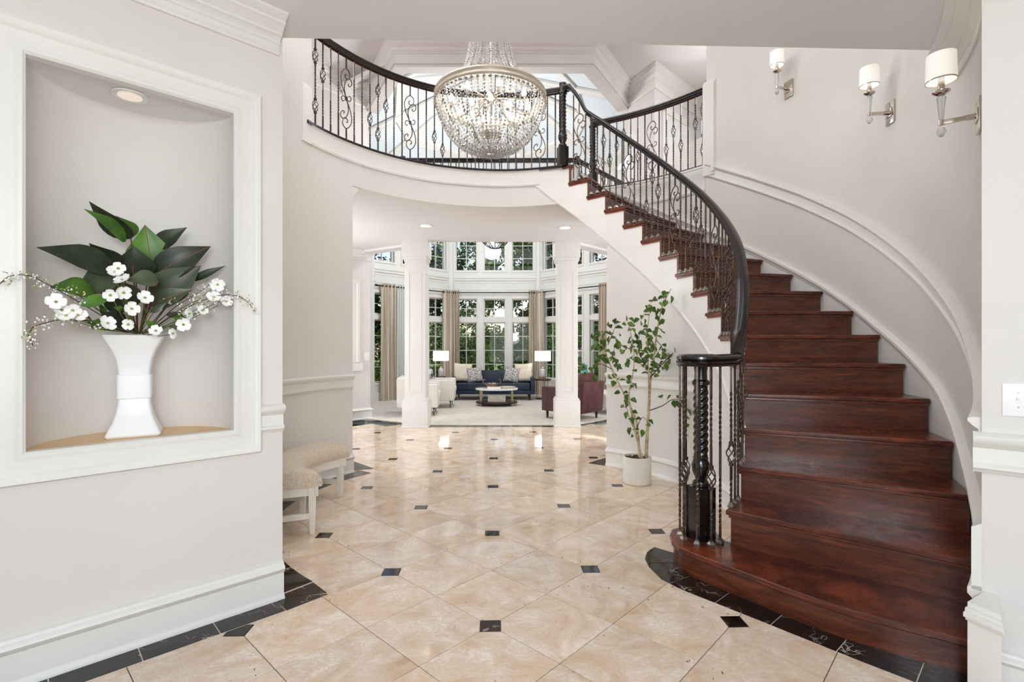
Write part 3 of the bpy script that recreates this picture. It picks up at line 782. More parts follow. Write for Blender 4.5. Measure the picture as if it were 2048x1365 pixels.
def baluster(parent, x, y, z0, z1, kind, rz, m='iron', shoe=True, detail=True):
    h = z1 - z0; ms = bar_mesh(kind, h, M[m])
    b = link('baluster', ms[0], parent, (x, y, z0)); b.rotation_euler.z = rz
    for me in ms[1:]: link('upper_bar', me, b)
    if not detail: return b
    bk = BASK if m == 'iron' else BASKD
    for kk, fr in (('low', (.38,)), ('high', (.62,)), ('double', (.22, .78))):
        if kind == kk:
            for f in fr: link('basket', bk, b, (0, 0, h*f))
    if kind == 'scroll':
        key = (round(h*.74, 2), m)
        if key not in SCR: SCR[key] = scroll_mesh(h*.74, False, M[m])
        link('scroll', SCR[key], b, (0, 0, h*.5))
    if shoe: link('shoe', SHOE, b, (0, 0, 0))
    return b
RAILPROF = [(-.022, 0), (.022, 0), (.024, .012), (.036, .020), (.037, .030), (.028, .036), (.034, .044), (.033, .056), (.022, .066), (.008, .071), (-.008, .071), (-.022, .066), (-.033, .056), (-.034, .044), (-.028, .036), (-.037, .030), (-.036, .020), (-.024, .012)]
def twist_newel(mb, r, z0, z1, turns_per_m=3.2, lobes=4, n=40):
    m = int((z1-z0)/.007); cols = []
    for k in range(0):
        a = 2*PI*k/n
        cols.append([(r*(1+.17*abs(sin(lobes/2*a + 0 - z*PI*turns_per_m*lobes/1.0*.5*2))**.8 - .1)*cos(a), r*(1+.17*abs(sin(lobes/2*a - z*PI*turns_per_m*lobes))**.8 - .1)*sin(a), z) for z in frange(z0, z1, m)])
    cols = []
    for k in range(n):
        a = 2*PI*k/n; col = []
        for z in frange(z0, z1, m):
            ph = lobes*a - z*2*PI*lobes/.17
            e = min(1, (z-z0)/.04, (z1-z)/.04); rr = r*(1 + .10*e*(1-2*abs(sin(ph/2))**1.6))
            col.append((rr*cos(a), rr*sin(a), z))
        cols.append(col)
    mb.loft(cols, close=False, ring=True)
def newel(parent, x, y, z0, z1, m, rz=0, block=.32, w=.058):
    nw = MB().box(-w, w, -w, w, 0, block).build('newel_post', m, parent, (x, y, z0), bevel=.004); nw.rotation_euler.z = rz
    H = z1 - z0; b = block
    MB().lathe([(0, b), (.045, b), (.05, b+.012), (.045, b+.03), (.03, b+.04), (.036, b+.06), (.05, b+.09), (.053, b+.13), (.042, b+.16), (.046, b+.17), (.038, b+.18)], n=20).build('turned_vase', m, nw)
    v = MB().lathe([(.038, H-.13), (.05, H-.12), (.05, H-.10), (.038, H-.09), (.036, H-.05), (.042, H), (0, H)], n=20)
    v.build('turned_collar', m, nw)
    s = MB(); twist_newel(s, .040, b+.175, H-.125); s.build('twisted_shaft', m, nw)
    return nw

def rtop(a):
    off = tabf([(-46, .74), (-40, .715), (-34, .76), (-25, .83), (-15, .84), (0, .80), (20, .765), (45, .745), (59, .74), (60, .745)])(min(a, 60))
    z = pitch0(a) + off
    if a > 59:
        t = min(1, (a-59)/7.0); z = (1-t)*(pitch0(59)+.74 + (a-59)*.02) + t*(FLOOR2+.93)
    return z
RR = 1.732
rail1 = thing('stair_balustrade', 'wrought iron balustrade with ebony handrail climbing the curved staircase', 'railing')
path = []
for a in frange(68, -38, 90): path.append(pol(a, max(RR, RI(a)-.03) if a > 55 else RR, rtop(a)-.071))
zv = 1.178
path[-1].z = zv + .012
path.append(pol(-41, RR-.005, zv+.003))
for ph in frange(-44, -330, 22): path.append(Vector((NW.x + .105*cos(radians(ph)), NW.y + .105*sin(radians(ph)), zv)))
sweep(path, RAILPROF, 1).build('handrail', M['rail'], rail1)
MB().lathe([(0, 0), (.10, 0), (.112, .02), (.112, .032), (.1, .04), (.104, .056), (.09, .069), (.04, .073), (0, .073)], (NW.x, NW.y, zv), 28).build('volute', M['rail'], rail1)
newel(rail1, NW.x, NW.y, ZK[1], zv+.01, M['newel_black'], .35, .31, .060)
for j, ph in enumerate((-48, -84, -122, -165, -205, -245)):
    baluster(rail1, NW.x+.118*cos(radians(ph)), NW.y+.118*sin(radians(ph)), ZK[1], zv, ['twist', 'low', 'twist', 'low', 'twist', 'low'][j], radians(ph))
seq = 0
for k in range(16, 1, -1):
    for j in (2, 1, 0):
        a = ang(k) + 1.05 + j*(ang(k+1)-ang(k))/3
        kind = 'twist_mid' if seq == 0 else CYC[(seq-1) % 8]
        if a > 62: RRR = RI(a)-.03
        else: RRR = RR if a < 55 else max(RR, RI(a)-.04)
        p = pol(a, RRR)
        if a < -39.5: zt = zv
        else: zt = rtop(a) - .068
        baluster(rail1, p.x, p.y, ZK[k], zt, kind, radians(a+90))
        seq += 1
# balcony
rail2 = thing('balcony_balustrade', 'wrought iron balustrade with dark handrail along the curved balcony', 'railing')
zb = FLOOR2 + .93 - .071
sweep([pol(a, RI(a)-.005, zb) for a in frange(160.5, 65.5, 70)], RAILPROF, -1).build('handrail', M['rail'], rail2)
sweep([pol(a, RI(a)-.005, FLOOR2) for a in frange(161, 68, 60)], [(-.03, -.004), (.03, -.004), (.032, .012), (.02, .024), (-.02, .024), (-.032, .012)], -1).build('shoe_rail', M['rail'], rail2)
np_ = pol(68.3, RI(68.3)-.03); newel(rail2, np_.x, np_.y, FLOOR2, FLOOR2+.95, M['rail'], .3, .22, .052)
bseq = ['double', 'high', 'twist', 'twist_mid'] + CYC*4
nbal = 31
for i in range(nbal):
    a = 157.4 - i*(157.4-71.2)/(nbal-1); p = pol(a, RI(a)-.005)
    baluster(rail2, p.x, p.y, FLOOR2+.02, zb, bseq[i], radians(a+90), shoe=False)
# guard rail on the far side of the landing
rail3 = thing('landing_balustrade', 'iron balustrade with black handrail guarding the upper landing beside the white pilaster', 'railing')
Rg = ROUT + .03
sweep([pol(a, Rg, zb-.01) for a in frange(64.8, 35.2, 24)], RAILPROF, -1).build('handrail', M['rail'], rail3)
sweep([pol(a, Rg, FLOOR2) for a in frange(65, 34.6, 24)], [(-.03, 0), (.03, 0), (.032, .012), (.02, .026), (-.02, .026), (-.032, .012)], -1).build('shoe_rail', M['rail'], rail3)
p = pol(65.2, Rg); newel(rail3, p.x, p.y, FLOOR2, FLOOR2+.95, M['rail'], .3, .22, .05)
s3 = ['double', 'high', 'twist', 'low', 'high', 'low', 'twist_mid', 'scroll', 'twist', 'low', 'high', 'double', 'high', 'twist', 'low']
for i in range(15):
    a = 36.3 + i*1.87; p = pol(a, Rg); baluster(rail3, p.x, p.y, FLOOR2+.02, zb-.01, s3[i], radians(a+90), shoe=False)
# overlook rail above the living room
rail4 = thing('overlook_balustrade', 'iron balustrade with dark rail overlooking the living room behind the chandelier', 'railing')
OP = [W(-3.0, 8.9, 0), W(-1.72, 7.98, 0), W(1.03, 7.98, 0), W(2.05, 9.2, 0)]
sweep([p + Vector((0, 0, FLOOR2+.83)) for p in OP], RAILPROF, 1).build('handrail', M['rail'], rail4)
sweep([p + Vector((0, 0, FLOOR2)) for p in OP], [(-.03, 0), (.03, 0), (.03, .02), (-.03, .02)], 1).build('shoe_rail', M['rail'], rail4)
newel(rail4, OP[2].x, OP[2].y, FLOOR2, FLOOR2+.92, M['rail'], 0, .22, .048)
newel(rail4, OP[1].x, OP[1].y, FLOOR2, FLOOR2+.92, M['rail'], 0, .22, .048)
cyc4 = 0
for A, B in zip(OP, OP[1:]):
    L = (B-A).length; n = int(L/.115); d = (B-A).normalized()
    for i in range(1, n):
        p = A.lerp(B, i/n); baluster(rail4, p.x, p.y, FLOOR2+.02, FLOOR2+.83, ['twist', 'twist_mid', 'low', 'high', 'double', 'scroll'][cyc4 % 6], atan2(d.y, d.x), 'iron_dark', False); cyc4 += 1

# ------------------------------------------------------------------ upper hall walls and crown
UL = [W(-4.0, 7.3), W(-3.38, 8.6), W(-2.72, 9.55)]
UR = [W(2.17, 9.45), W(2.47, 8.75), W(3.75, 10.0)]
def wallseg(name, pts, th, z0, z1, m, side=1):
    mb = MB(); sweep(pts, [(0, z0), (th, z0), (th, z1), (0, z1)], side, mb=mb); return struct(name, mb, m)
wallseg('wall_upper_left', UL, .2, FLOOR2, CEIL2, M['wall'], 1)
wallseg('wall_upper_right', [UR[0] + Vector((0, .0, 0)), UR[1], UR[2]], .1, FLOOR2, CEIL2, M['wall_cool'], 1)
OC = [UL[2], W(-1.86, 8.0), W(1.28, 8.0), UR[0]]
mbh = MB(); sweep(OC, [(0, 5.70), (.2, 5.70), (.2, CEIL2), (0, CEIL2)], 1, mb=mbh); struct('wall_upper_header', mbh, M['wall'])
CRU = [(0, -.34), (.022, -.34), (.034, -.325), (.034, -.315), (.016, -.305), (.016, -.19), (.034, -.18), (.034, -.165), (.056, -.145), (.074, -.12), (.074, -.105), (.10, -.085), (.122, -.06), (.122, -.04), (.15, -.02), (.15, 0), (0, 0)]
allp = [p + Vector((0, 0, CEIL2)) for p in UL[:2] + OC + UR[1:]]
struct('trim_21', sweep(allp, CRU, -1), M['trim'])
# door with casing in the upper hall wall on the right
dd = (UR[2]-UR[1]).normalized(); dn = Vector((dd.y, -dd.x, 0))
MU = Matrix(((dd.x, dn.x, 0, UR[1].x), (dd.y, dn.y, 0, UR[1].y), (0, 0, 1, 0), (0, 0, 0, 1)))
L = (UR[2]-UR[1]).length
dr = MB(); dr.box(.30, 1.08, .0, .03, FLOOR2, FLOOR2+2.05, MU); door1 = struct('door_1', dr, M['trim'])
fr = MB()
for x0, x1, z0, z1 in ((.20, .30, 0, 2.15), (1.08, 1.18, 0, 2.15), (.2, 1.18, 2.05, 2.16)): fr.box(x0, x1, 0, .05, FLOOR2+z0, FLOOR2+z1, MU)
fr.build('door_casing', M['trim'], door1)
for x0, x1 in ((.38, .64), (.72, .98)):
    for z0, z1 in ((.2, .95), (1.1, 1.9)):
        f2 = MB(); 
        f2.box(x0, x1, .03, .042, FLOOR2+z0, FLOOR2+z1, MU); f2.build('door_panel', M['trim'], door1, bevel=.006)

# ------------------------------------------------------------------ living room bay
K = [W(-4.6, 9.0), W(-3.2, 11.4), W(-1.615, 13.17), W(.703, 13.17), W(2.29, 11.4), W(3.9, 9.0)]
ZT = 5.2
LWZ0, LWZ1, TRZ0, TRZ1, UPZ0, UPZ1 = .42, 1.88, 2.00, 2.49, 3.22, 4.55
wi = [0]
def facet(A, B, idx, wins):
    d = (B-A).normalized(); n = Vector((d.y, -d.x, 0)); L = (B-A).length     # n points into the room
    MX = Matrix(((d.x, -n.x, 0, A.x), (d.y, -n.y, 0, A.y), (0, 0, 1, 0), (0, 0, 0, 1)))
    mb = MB(); holes = []
    for s in wins:
        for z0, z1 in ((LWZ0, LWZ1), (TRZ0, TRZ1), (UPZ0, UPZ1)): holes.append((s-.285, s+.285, z0, z1))
    grid_box(0, L, 0, ZT, holes, lambda a, b, c, e: mb.box(a, b, 0, .16, c, e, MX))
    struct('wall_bay', mb, M['trim'])
    for s in wins:
        for z0, z1, rows in ((LWZ0, LWZ1, 4), (TRZ0, TRZ1, 2), (UPZ0, UPZ1, 4)):
            wi[0] += 1
            f = MB(); x0, x1 = s-.285, s+.285; w = .028
            for a, b, c, e in ((x0, x0+w, z0, z1), (x1-w, x1, z0, z1), (x0+w, x1-w, z0, z0+w), (x0+w, x1-w, z1-w, z1)): f.box(a, b, .06, .12, c, e, MX)
            wf = struct('window_%d' % wi[0], f, M['trim'])
            MB().box(s-.008, s+.008, .07, .105, z0+w, z1-w, MX).build('glazing_bar', M['trim'], wf)
            for r in range(1, rows):
                zz = z0 + (z1-z0)*r/rows; MB().box(x0+w, x1-w, .072, .103, zz-.008, zz+.008, MX).build('glazing_bar', M['trim'], wf)
            MB().box(x0+w, x1-w, .086, .090, z0+w, z1-w, MX).build('pane', M['glass'], wf)
    tr = MB()
    for z0, z1, off in ((2.96, 3.02, .03), (3.02, 3.06, .05), (2.66, 2.69, .02)): tr.box(0.02, L-.02, -off, 0, z0, z1, MX)
    for (a, b, c, e) in ((.12, L-.12, 2.90, 2.915), (.12, L-.12, 2.72, 2.735), (.12, .135, 2.72, 2.915), (L-.135, L-.12, 2.72, 2.915)): tr.box(a, b, -.012, 0, c, e, MX)
    for s in wins:
        for z0, z1 in ((LWZ0, TRZ1), (UPZ0, UPZ1)):
            for a, b, c, e in ((s-.325, s-.285, z0-.04, z1+.04), (s+.285, s+.325, z0-.04, z1+.04), (s-.285, s+.285, z0-.04, z0), (s-.285, s+.285, z1, z1+.04)): tr.box(a, b, -.02, 0, c, e, MX)
    struct('trim_%d' % (30+idx), tr, M['trim'])
    struct('baseboard_bay', MB().box(0, L, -.03, 0, 0, .2, MX), M['trim'])
    return MX, L
FAC = []
for i, wins in enumerate(([1.45, 2.2], [.36, 1.16, 1.96], [.42, 1.16, 1.90], [.42, 1.18, 1.98], [.6, 1.4])):
    FAC.append(facet(K[i], K[i+1], i, wins))
pil = MB()
for p in K[1:5]:
    pil.lathe([(.10, 0), (.10, ZT)], (p.x, p.y, 0), 8)
struct('trim_40', pil, M['trim'])
# vaulted ceiling over the bay
ap = W(-.42, 10.4, 6.95)
oc = [W(-3.0, 8.9), W(-3.35, 10.2)] + K[1:5] + [W(2.5, 10.2), W(2.1, 9.4), W(1.28, 8.15), W(-1.86, 8.15)]
zo = [5.9, 5.4, 5.2, 5.2, 5.2, 5.2, 5.4, 5.9, 5.98, 5.98]
va = MB(); va.add([(p.x, p.y, z) for p, z in zip(oc, zo)] + [tuple(ap)], [(i, (i+1) % 10, 10) for i in range(10)])
struct('ceiling_vault', va, M['vault'], smooth=0)
rb = MB()
for p, z in zip(oc, zo):
    A = Vector((p.x, p.y, z-.04)); B = ap - Vector((0, 0, .04)); t = (B-A).normalized(); sdir = Vector((-t.y, t.x, 0)).normalized()
    rb.loft([[q + sdir*s + Vector((0, 0, zz)) for s, zz in ((-.09, .03), (-.09, -.02), (-.05, -.05), (.05, -.05), (.09, -.02), (.09, .03))] for q in (A, B)])
def ringpts(t): return [Vector((p.x, p.y, z)).lerp(ap, t) for p, z in zip(oc, zo)]
for t in (.03, .36):
    R_ = ringpts(t)
    for a, b in zip(R_, R_[1:]+R_[:1]):
        tt = (b-a).normalized(); sd = (ap-a); sd = (sd - tt*sd.dot(tt)).normalized()
        rb.loft([[q + sd*s + Vector((0, 0, zz)) for s, zz in ((-.08, .01), (-.08, -.06), (.08, -.06), (.08, .01))] for q in (a, b)])
struct('trim_41', rb, M['trim'])
struct('wall_living_left', MB().prism([(-5.2, 8.8), (-4.5, 8.8), (-4.5, 9.2), (-5.2, 9.2)], 0, ZT), M['wall'])

# ------------------------------------------------------------------ chandelier
ch = thing('chandelier', 'large crystal bead chandelier with silver leaf ring and lit bulbs', 'chandelier', (-.045, 4.10, 3.30))
MB().lathe([(.425, -.030), (.442, -.034), (.452, -.02), (.446, 0), (.454, .018), (.446, .032), (.428, .030), (.425, .0), (.425, -.030)], n=64).build('ring', M['silver_leaf'], ch)
MB().lathe([(.0, .99), (.12, .99), (.15, .975), (.16, .95), (.15, .93), (.13, .94), (.13, .97), (0, .975)], n=32).build('crown', M['silver_leaf'], ch)
MB().tube([(0, 0, -.30), (0, 0, 2.70)], .008, 8).build('rod', M['nickel'], ch)
MB().lathe([(0, 2.78), (.07, 2.78), (.075, 2.74), (.03, 2.70), (0, 2.70)], n=20).build('ceiling_canopy', M['nickel'], ch)
MB().lathe([(0, .05), (.03, .045), (.045, .02), (.05, 0), (.045, -.02), (.03, -.04), (0, -.05)], n=16).build('hub', M['nickel'], ch)
MB().lathe([(0, -.272), (.085, -.275), (.092, -.285), (.088, -.297), (.03, -.302), (0, -.30)], n=28).build('lower_disc', M['silver_leaf'], ch)
MB().lathe([(0, -.30), (.008, -.31), (.006, -.335), (.018, -.35), (.027, -.37), (.024, -.392), (.008, -.405), (0, -.41)], n=14).build('finial', M['smoke_crystal'], ch)
def bead(mb, p, r, e=1.35):
    x, y, z = p
    mb.add([(x+r, y, z), (x, y+r, z), (x-r, y, z), (x, y-r, z), (x, y, z+r*e), (x, y, z-r*e)], [(0,1,4),(1,2,4),(2,3,4),(3,0,4),(1,0,5),(2,1,5),(3,2,5),(0,3,5)])
def interp(P, t):
    L = [0]
    for a, b in zip(P, P[1:]): L.append(L[-1] + hypot(b[0]-a[0], b[1]-a[1]))
    s = t*L[-1]
    for i in range(len(P)-1):
        if s <= L[i+1]: 
            k = (s-L[i])/(L[i+1]-L[i]); return (P[i][0]+(P[i+1][0]-P[i][0])*k, P[i][1]+(P[i+1][1]-P[i][1])*k)
    return P[-1]
UPP = [(.440, .03), (.36, .062), (.29, .115), (.235, .19), (.20, .28), (.178, .38), (.164, .50), (.152, .65), (.145, .80), (.142, .94)]
LOP = [(.440, -.03), (.425, -.11), (.395, -.20), (.345, -.285), (.28, -.355), (.20, -.405), (.11, -.435), (.03, -.45)]
def strand(P, n, r, dense, seed, m):
    rnd = random.Random(seed); mb = MB()
    for i in range(n):
        rr, z = interp(P, (i+.5)/n); s = r*(1 if i % 4 else 1.35)
        bead(mb, (rr, 0, z), s*(.8+.3*rnd.random()))
    me = mb.mesh('bead_strand', 0); me.materials.append(m); return me
up = [strand(UPP, 50, .0062, 1, 1, M['crystal']), strand(UPP, 48, .0060, 1, 2, M['smoke_crystal'])]
lo = [strand(LOP, 26, .0105, 1, 3, M['crystal']), strand(LOP, 24, .0098, 1, 4, M['smoke_crystal'])]
for i in range(60):
    o = link('bead_strand', up[i % 3 == 0], ch); o.rotation_euler.z = 2*PI*i/60
for i in range(56):
    o = link('bead_strand', lo[i % 4 == 1], ch); o.rotation_euler.z = 2*PI*i/56 + .02
gb = MB()
for i in range(64):
    a = 2*PI*i/64; bead(gb, (.448*cos(a), .448*sin(a), -.052), .013, 1.1)
gb.build('bead_garland', M['smoke_crystal'], ch, smooth=0, kind='stuff')
bme = MB().lathe([(0, .052), (.006, .045), (.015, .028), (.019, .010), (.016, -.006), (.008, -.014), (0, -.014)], n=10).mesh('bulb'); bme.materials.append(M['bulb'])
sk_ = MB().lathe([(.0, -.05), (.010, -.05), (.010, -.014), (.006, -.012), (0, -.012)], n=8).mesh('bulb_socket'); sk_.materials.append(M['nickel'])
arms = [(i*45+12, .315, -.045) for i in range(8)] + [(i*60+32, .17, -.09) for i in range(6)]
for a, r, z in arms:
    c, s = cos(radians(a)), sin(radians(a))
    am = MB().tube([(.03*c, .03*s, 0), (r*c, r*s, z-.04)], .0045, 6).build('arm', M['nickel'], ch)
    b = link('bulb', bme, ch, (r*c, r*s, z)); link('bulb_socket', sk_, b)
for i in range(8):
    a = radians(i*45); MB().tube([(.04*cos(a), .04*sin(a), 0), (.43*cos(a), .43*sin(a), 0)], .004, 6).build('spoke', M['silver_leaf'], ch)

# ------------------------------------------------------------------ wall sconces of the staircase
def sconce(a, z, label):
    p = pol(a, ROUT, z)
    t = thing('wall_sconce', label, 'wall lamp', p, radians(a+180), 'nickel and crystal sconces on the staircase wall')   # local +x points into the room
    MB().box(.0, .014, -.05, .05, -.08, .08).build('backplate', M['nickel'], t, bevel=.004)
    MB().box(.014, .020, -.035, .035, -.03, .03).build('backplate_boss', M['nickel'], t, bevel=.003)
    b = MB(); b.tube([(.014, 0, 0), (.05, 0, 0)], .014, 10); b.build('collar', M['nickel'], t)
    MB().box(.04, .145, -.009, .009, -.010, .010).build('arm', M['nickel'], t, bevel=.002)
    MB().lathe([(0, -.014), (.013, -.012), (.013, .012), (0, .014)], (.145, 0, 0), 12).build('arm_end', M['nickel'], t)
    MB().lathe([(.006, .012), (.009, .02), (.016, .10), (.019, .125), (.010, .135), (0, .135)], (.145, 0, 0), 8).build('crystal_stem', M['crystal'], t, smooth=0)
    MB().lathe([(0, .134), (.014, .134), (.036, .150), (.037, .154), (.014, .156), (.014, .20), (0, .20)], (.145, 0, 0), 20).build('drip_cup', M['nickel'], t)
    MB().lathe([(0, .19), (.012, .19), (.012, .245), (0, .245)], (.145, 0, 0), 12).build('candle_tube', M['plaster_white'], t)
    MB().tube([(.145, 0, .012), (.145, 0, .14)], .0035, 6).build('stem_rod', M['nickel'], t)
    c = MB().lathe([(.061, .205), (.063, .205), (.060, .335), (.058, .335), (.061, .205)], (.145, 0, 0), 28); s = c.build('shade', M['shade'], t)
    MB().lathe([(.0605, .203), (.0642, .203), (.0642, .208), (.0605, .208), (.0605, .203)], (.145, 0, 0), 28).build('shade_trim', M['nickel'], s)
    MB().lathe([(0, -.062), (.012, -.055), (.021, -.035), (.014, -.017), (.003, -.013), (0, -.013)], (.145, 0, -.010), 7).build('crystal_drop', M['crystal'], t, smooth=0)
    MB().lathe([(0, .245), (.008, .25), (.014, .275), (.008, .30), (0, .302)], (.145, 0, 0), 10).build('bulb', M['shade_lit'], t)
sconce(14.4, 3.76, 'small crystal and nickel sconce high up, next to the white pilaster')
sconce(-10.2, 2.985, 'crystal and nickel sconce midway up the curved stair wall')
sconce(-38.0, 2.40, 'largest crystal and nickel sconce beside the flat right wall')

# ------------------------------------------------------------------ downlights and switches
def downlight(p, r, label, m, group=None):
    t = thing('downlight', label, 'ceiling light', p, 0, group)
    MB().lathe([(r*.72, -.001), (r, -.006), (r, -.0005), (r*.72, .0)], n=28).build('trim_ring', M['trim'], t)
    MB().lathe([(0, -.002), (r*.72, -.002), (r*.72, .0), (0, .0)], n=28).build('lens', m, t)
for u, v, lab in ((851, 452, 'recessed hall ceiling light in front of the column by the cream armchairs'), (1130, 456, 'recessed hall ceiling light in front of the column by the leather armchair')):
    p = onz(u, v, CEIL-.011); downlight(p, .095, lab, M['downlight'], 'recessed hall ceiling lights')
def onwall(u, v, off=0.0):
    r = ray(u, v); P0 = LC + LN*off; E_ = Vector((0, 0, EYE)); t = (P0-E_).dot(LN)/r.dot(LN); return E_ + r*t
pd_ = lw(-.62, NZ1-.002, -.12)
t = thing('downlight', 'recessed eyeball light in the top of the wall niche', 'ceiling light', pd_)
MB().lathe([(.045, -.002), (.068, -.007), (.068, 0), (.045, 0)], n=28).build('trim_ring', M['trim'], t)
MB().lathe([(0, -.003), (.030, -.004), (.046, -.009), (.046, -.001), (0, -.001)], n=28).build('reflector', M['downlight_dim'], t)
# switch on the right wall
MS = Matrix(((RU.x, RN.x, 0, RC.x), (RU.y, RN.y, 0, RC.y), (0, 0, 1, 0), (0, 0, 0, 1)))
t = thing('light_switch', 'white toggle switch plate on the right wall above the chair rail', 'switch', (0, 0, 0))
MB().box(.047, .125, -.002, .010, 1.041, 1.161, MS).build('plate', M['switch_white'], t, bevel=.003)
MB().box(.083, .097, .009, .013, 1.090, 1.114, MS).build('toggle_slot', M['plaster_white'], t)
MB().box(.086, .094, .010, .024, 1.102, 1.112, MS).build('toggle', M['plaster_white'], t, bevel=.001)
for z in (1.075, 1.129): MB().lathe([(0, .002), (.003, .002), (.003, 0), (0, 0)], n=8, M=MS @ Matrix.Translation((.09, .010, z)) @ Matrix.Rotation(-PI/2, 4, 'X')).build('screw', M['pewter'], t)
t = thing('light_switch', 'white double switch plate on the hall wall by the living room opening', 'switch')
MB().box(L_ := (WB-WA).length-.125, L_+.10, -.008, 0, 1.02, 1.16, MW).build('plate', M['plaster_white'], t, bevel=.002)
for k in (0, 1): MB().box(L_+.02+k*.035, L_+.045+k*.035, -.012, -.008, 1.06, 1.12, MW).build('rocker', M['plaster_white'], t)

# ------------------------------------------------------------------ vase and flower arrangement in the niche
vb = lw(-.592, NZ0+.003, -.195)
vz = thing('vase', 'tall white square ceramic vase with flared top standing in the niche', 'vase', vb, YAW*0 + atan2(LU.y, LU.x) - .20)
VP = [(.0, .001), (.098, 0), (.102, .008), (.094, .03), (.080, .06), (.068, .10), (.061, .14), (.058, .168), (.0635, .172), (.0635, .276), (.058, .280), (.060, .31), (.067, .35), (.080, .39), (.097, .425), (.108, .45), (.110, .458), (.104, .458), (.07, .38), (.0, .37)]
cols = []
for z_i, (w, z) in enumerate(VP):
    w = max(w, .001); c = []
    for k in range(16):
        a = (k//4)*PI/2 + PI/4; cr = min(.012, w*.4); o_ = ((k % 4)/3 - .5)*PI/2 + a
        c.append(((w-cr)*(1 if cos(a) > 0 else -1) + cr*cos(o_), (w-cr)*(1 if sin(a) > 0 else -1) + cr*sin(o_), z))
    cols.append(c)
MB().loft(cols).build('vase_body', M['ceramic'], vz, smooth=35)
mouth = vb + Vector((0, 0, .40))
fa = thing('floral_arrangement', 'arrangement of dark philodendron leaves, white dogwood and trailing sprigs', 'flowers', mouth)
def loc(p): return Vector(p) - mouth
def leaf_mesh(B, T_, w, nrm, bend=.15, fold=.25, n=9, asym=1.0):
    """leaf from B to T_; nrm = facing; gentle droop and V fold"""
    B, T_ = Vector(B), Vector(T_); ax = T_-B; L = ax.length; ax.normalize()
    side = ax.cross(nrm).normalized(); up = side.cross(ax).normalized(); cols = []
    for i in range(n+1):
        t = i/n; wid = w*.5*(sin(PI*min(1, t**.72))**.85)*(1 - .35*max(0, t-.55)/.45) if 0 < t < 1 else .0006
        c = B + ax*(L*t) + up*(sin(PI*t)*bend*L - bend*.0)
        cols.append([c + side*(wid*s) + up*(abs(s)*wid*fold) for s in (-1, -.5, 0, .5, 1)])
    th = .0012
    mb = MB()
    for k in range(4):
        pass
    mb.loft([c + [p - up*th for p in c[::-1]] for c in cols])
    return mb, [c[2] + up*.0016 for c in cols]
camE = Vector((0, 0, EYE)); rf = random.Random(5)
LV = [ # tip(u,v,off) base(u,v,off) width px, material, tilt, vein
 ((73,495,.02),(232,540,-.10),42,'leaf_dark',.5,0,.06),
 ((178,403,-.02),(262,478,-.14),32,'leaf_dark',-.5,0,.05),
 ((168,418,.0),(252,484,-.12),24,'leaf_green',.6,0,.10),
 ((232,432,-.12),(262,478,-.16),34,'leaf_green',.2,0,.05),
 ((290,450,-.16),(307,560,-.20),64,'leaf_green',.15,1,.05),
 ((267,492,-.13),(272,556,-.18),54,'leaf_dark',.1,0,.05),
 ((374,455,-.10),(306,497,-.18),26,'leaf_dark',.4,0,.06),
 ((422,493,-.10),(304,553,-.17),46,'leaf_dark',.3,1,.10),
 ((402,532,-.08),(306,600,-.16),52,'leaf_grey',.2,1,.06),
 ((451,532,-.05),(382,562,-.12),12,'leaf_dark',.3,0,.05),
 ((386,579,-.04),(303,612,-.12),30,'leaf_grey',.4,1,.08),
 ((252,561,-.02),(318,563,-.02),30,'leaf_grey',.7,0,.12),
 ((178,487,-.05),(242,530,-.15),30,'leaf_dark',-.3,0,.06),
 ((182,532,-.08),(203,588,-.13),48,'leaf_grey',.2,0,.04),
 ((97,575,.01),(188,584,-.08),34,'leaf_green',.5,0,.10),
 ((224,595,-.02),(162,612,.02),20,'leaf_green',.5,0,.10),
 ((212,556,-.12),(262,622,-.16),52,'leaf_dark',.2,0,.05),
 ((330,572,-.12),(300,536,-.19),46,'leaf_green',.3,0,.05),
 ((360,545,-.14),(305,585,-.19),40,'leaf_dark',.3,0,.05),
 ((200,625,-.02),(252,650,-.12),26,'leaf_dark',.3,0,.05),
 ((168,645,0),(235,655,-.10),18,'leaf_green',.3,0,.05),
]
for tip_, bs, wpx, m, tl, vein, bend in LV:
    T_ = onwall(*tip_); B = onwall(*bs); dd_ = (B-camE).dot(FW); w = wpx*dd_/FOC*1.14
    nrm = ((camE - (B+T_)/2).normalized() + Vector((0, 0, 1))*tl + RT*(tl*.3)).normalized()
    mb, mid = leaf_mesh(loc(B), loc(T_), w*1.12, nrm, bend)
    lf = mb.build('leaf', M[m], fa, smooth=60)
    if vein: MB().tube(mid, .0013, 4).build('midrib', M['leaf_vein'], lf)
    foot = onwall(276 + (bs[0]-276)*.10, 668, -.19)
    q1 = foot.lerp(B, .55) + Vector((0, 0, .01))
    if m != 'leaf_green' or vein: MB().tube(catmull([loc(foot), loc(q1), loc(B)], 4), .0028, 5).build('stem', M['stem_red'], fa)
for i in range(16):
    u = 276 + rf.uniform(-95, 95); v = 664 - rf.uniform(2, 60)*(1-abs(u-276)/160); off = rf.uniform(-.14, .0)
    B = onwall(u, v, off); T_ = onwall(u + rf.uniform(-34, 34) + (u-276)*.15, v - rf.uniform(-8, 30), off + .02)
    nrm = ((camE-B).normalized() + Vector((rf.uniform(-.6, .6), 0, rf.uniform(0, 1)))).normalized()
    mb, mid = leaf_mesh(loc(B), loc(T_), rf.uniform(.022, .036), nrm, .08, n=6); mb.build('leaf', M['leaf_green' if i % 2 else 'leaf_grey'], fa, smooth=60)
    MB().tube([loc(onwall(276 + (u-276)*.1, 667, -.19)), loc(B)], .0016, 4).build('stem', M['stem_green'], fa)
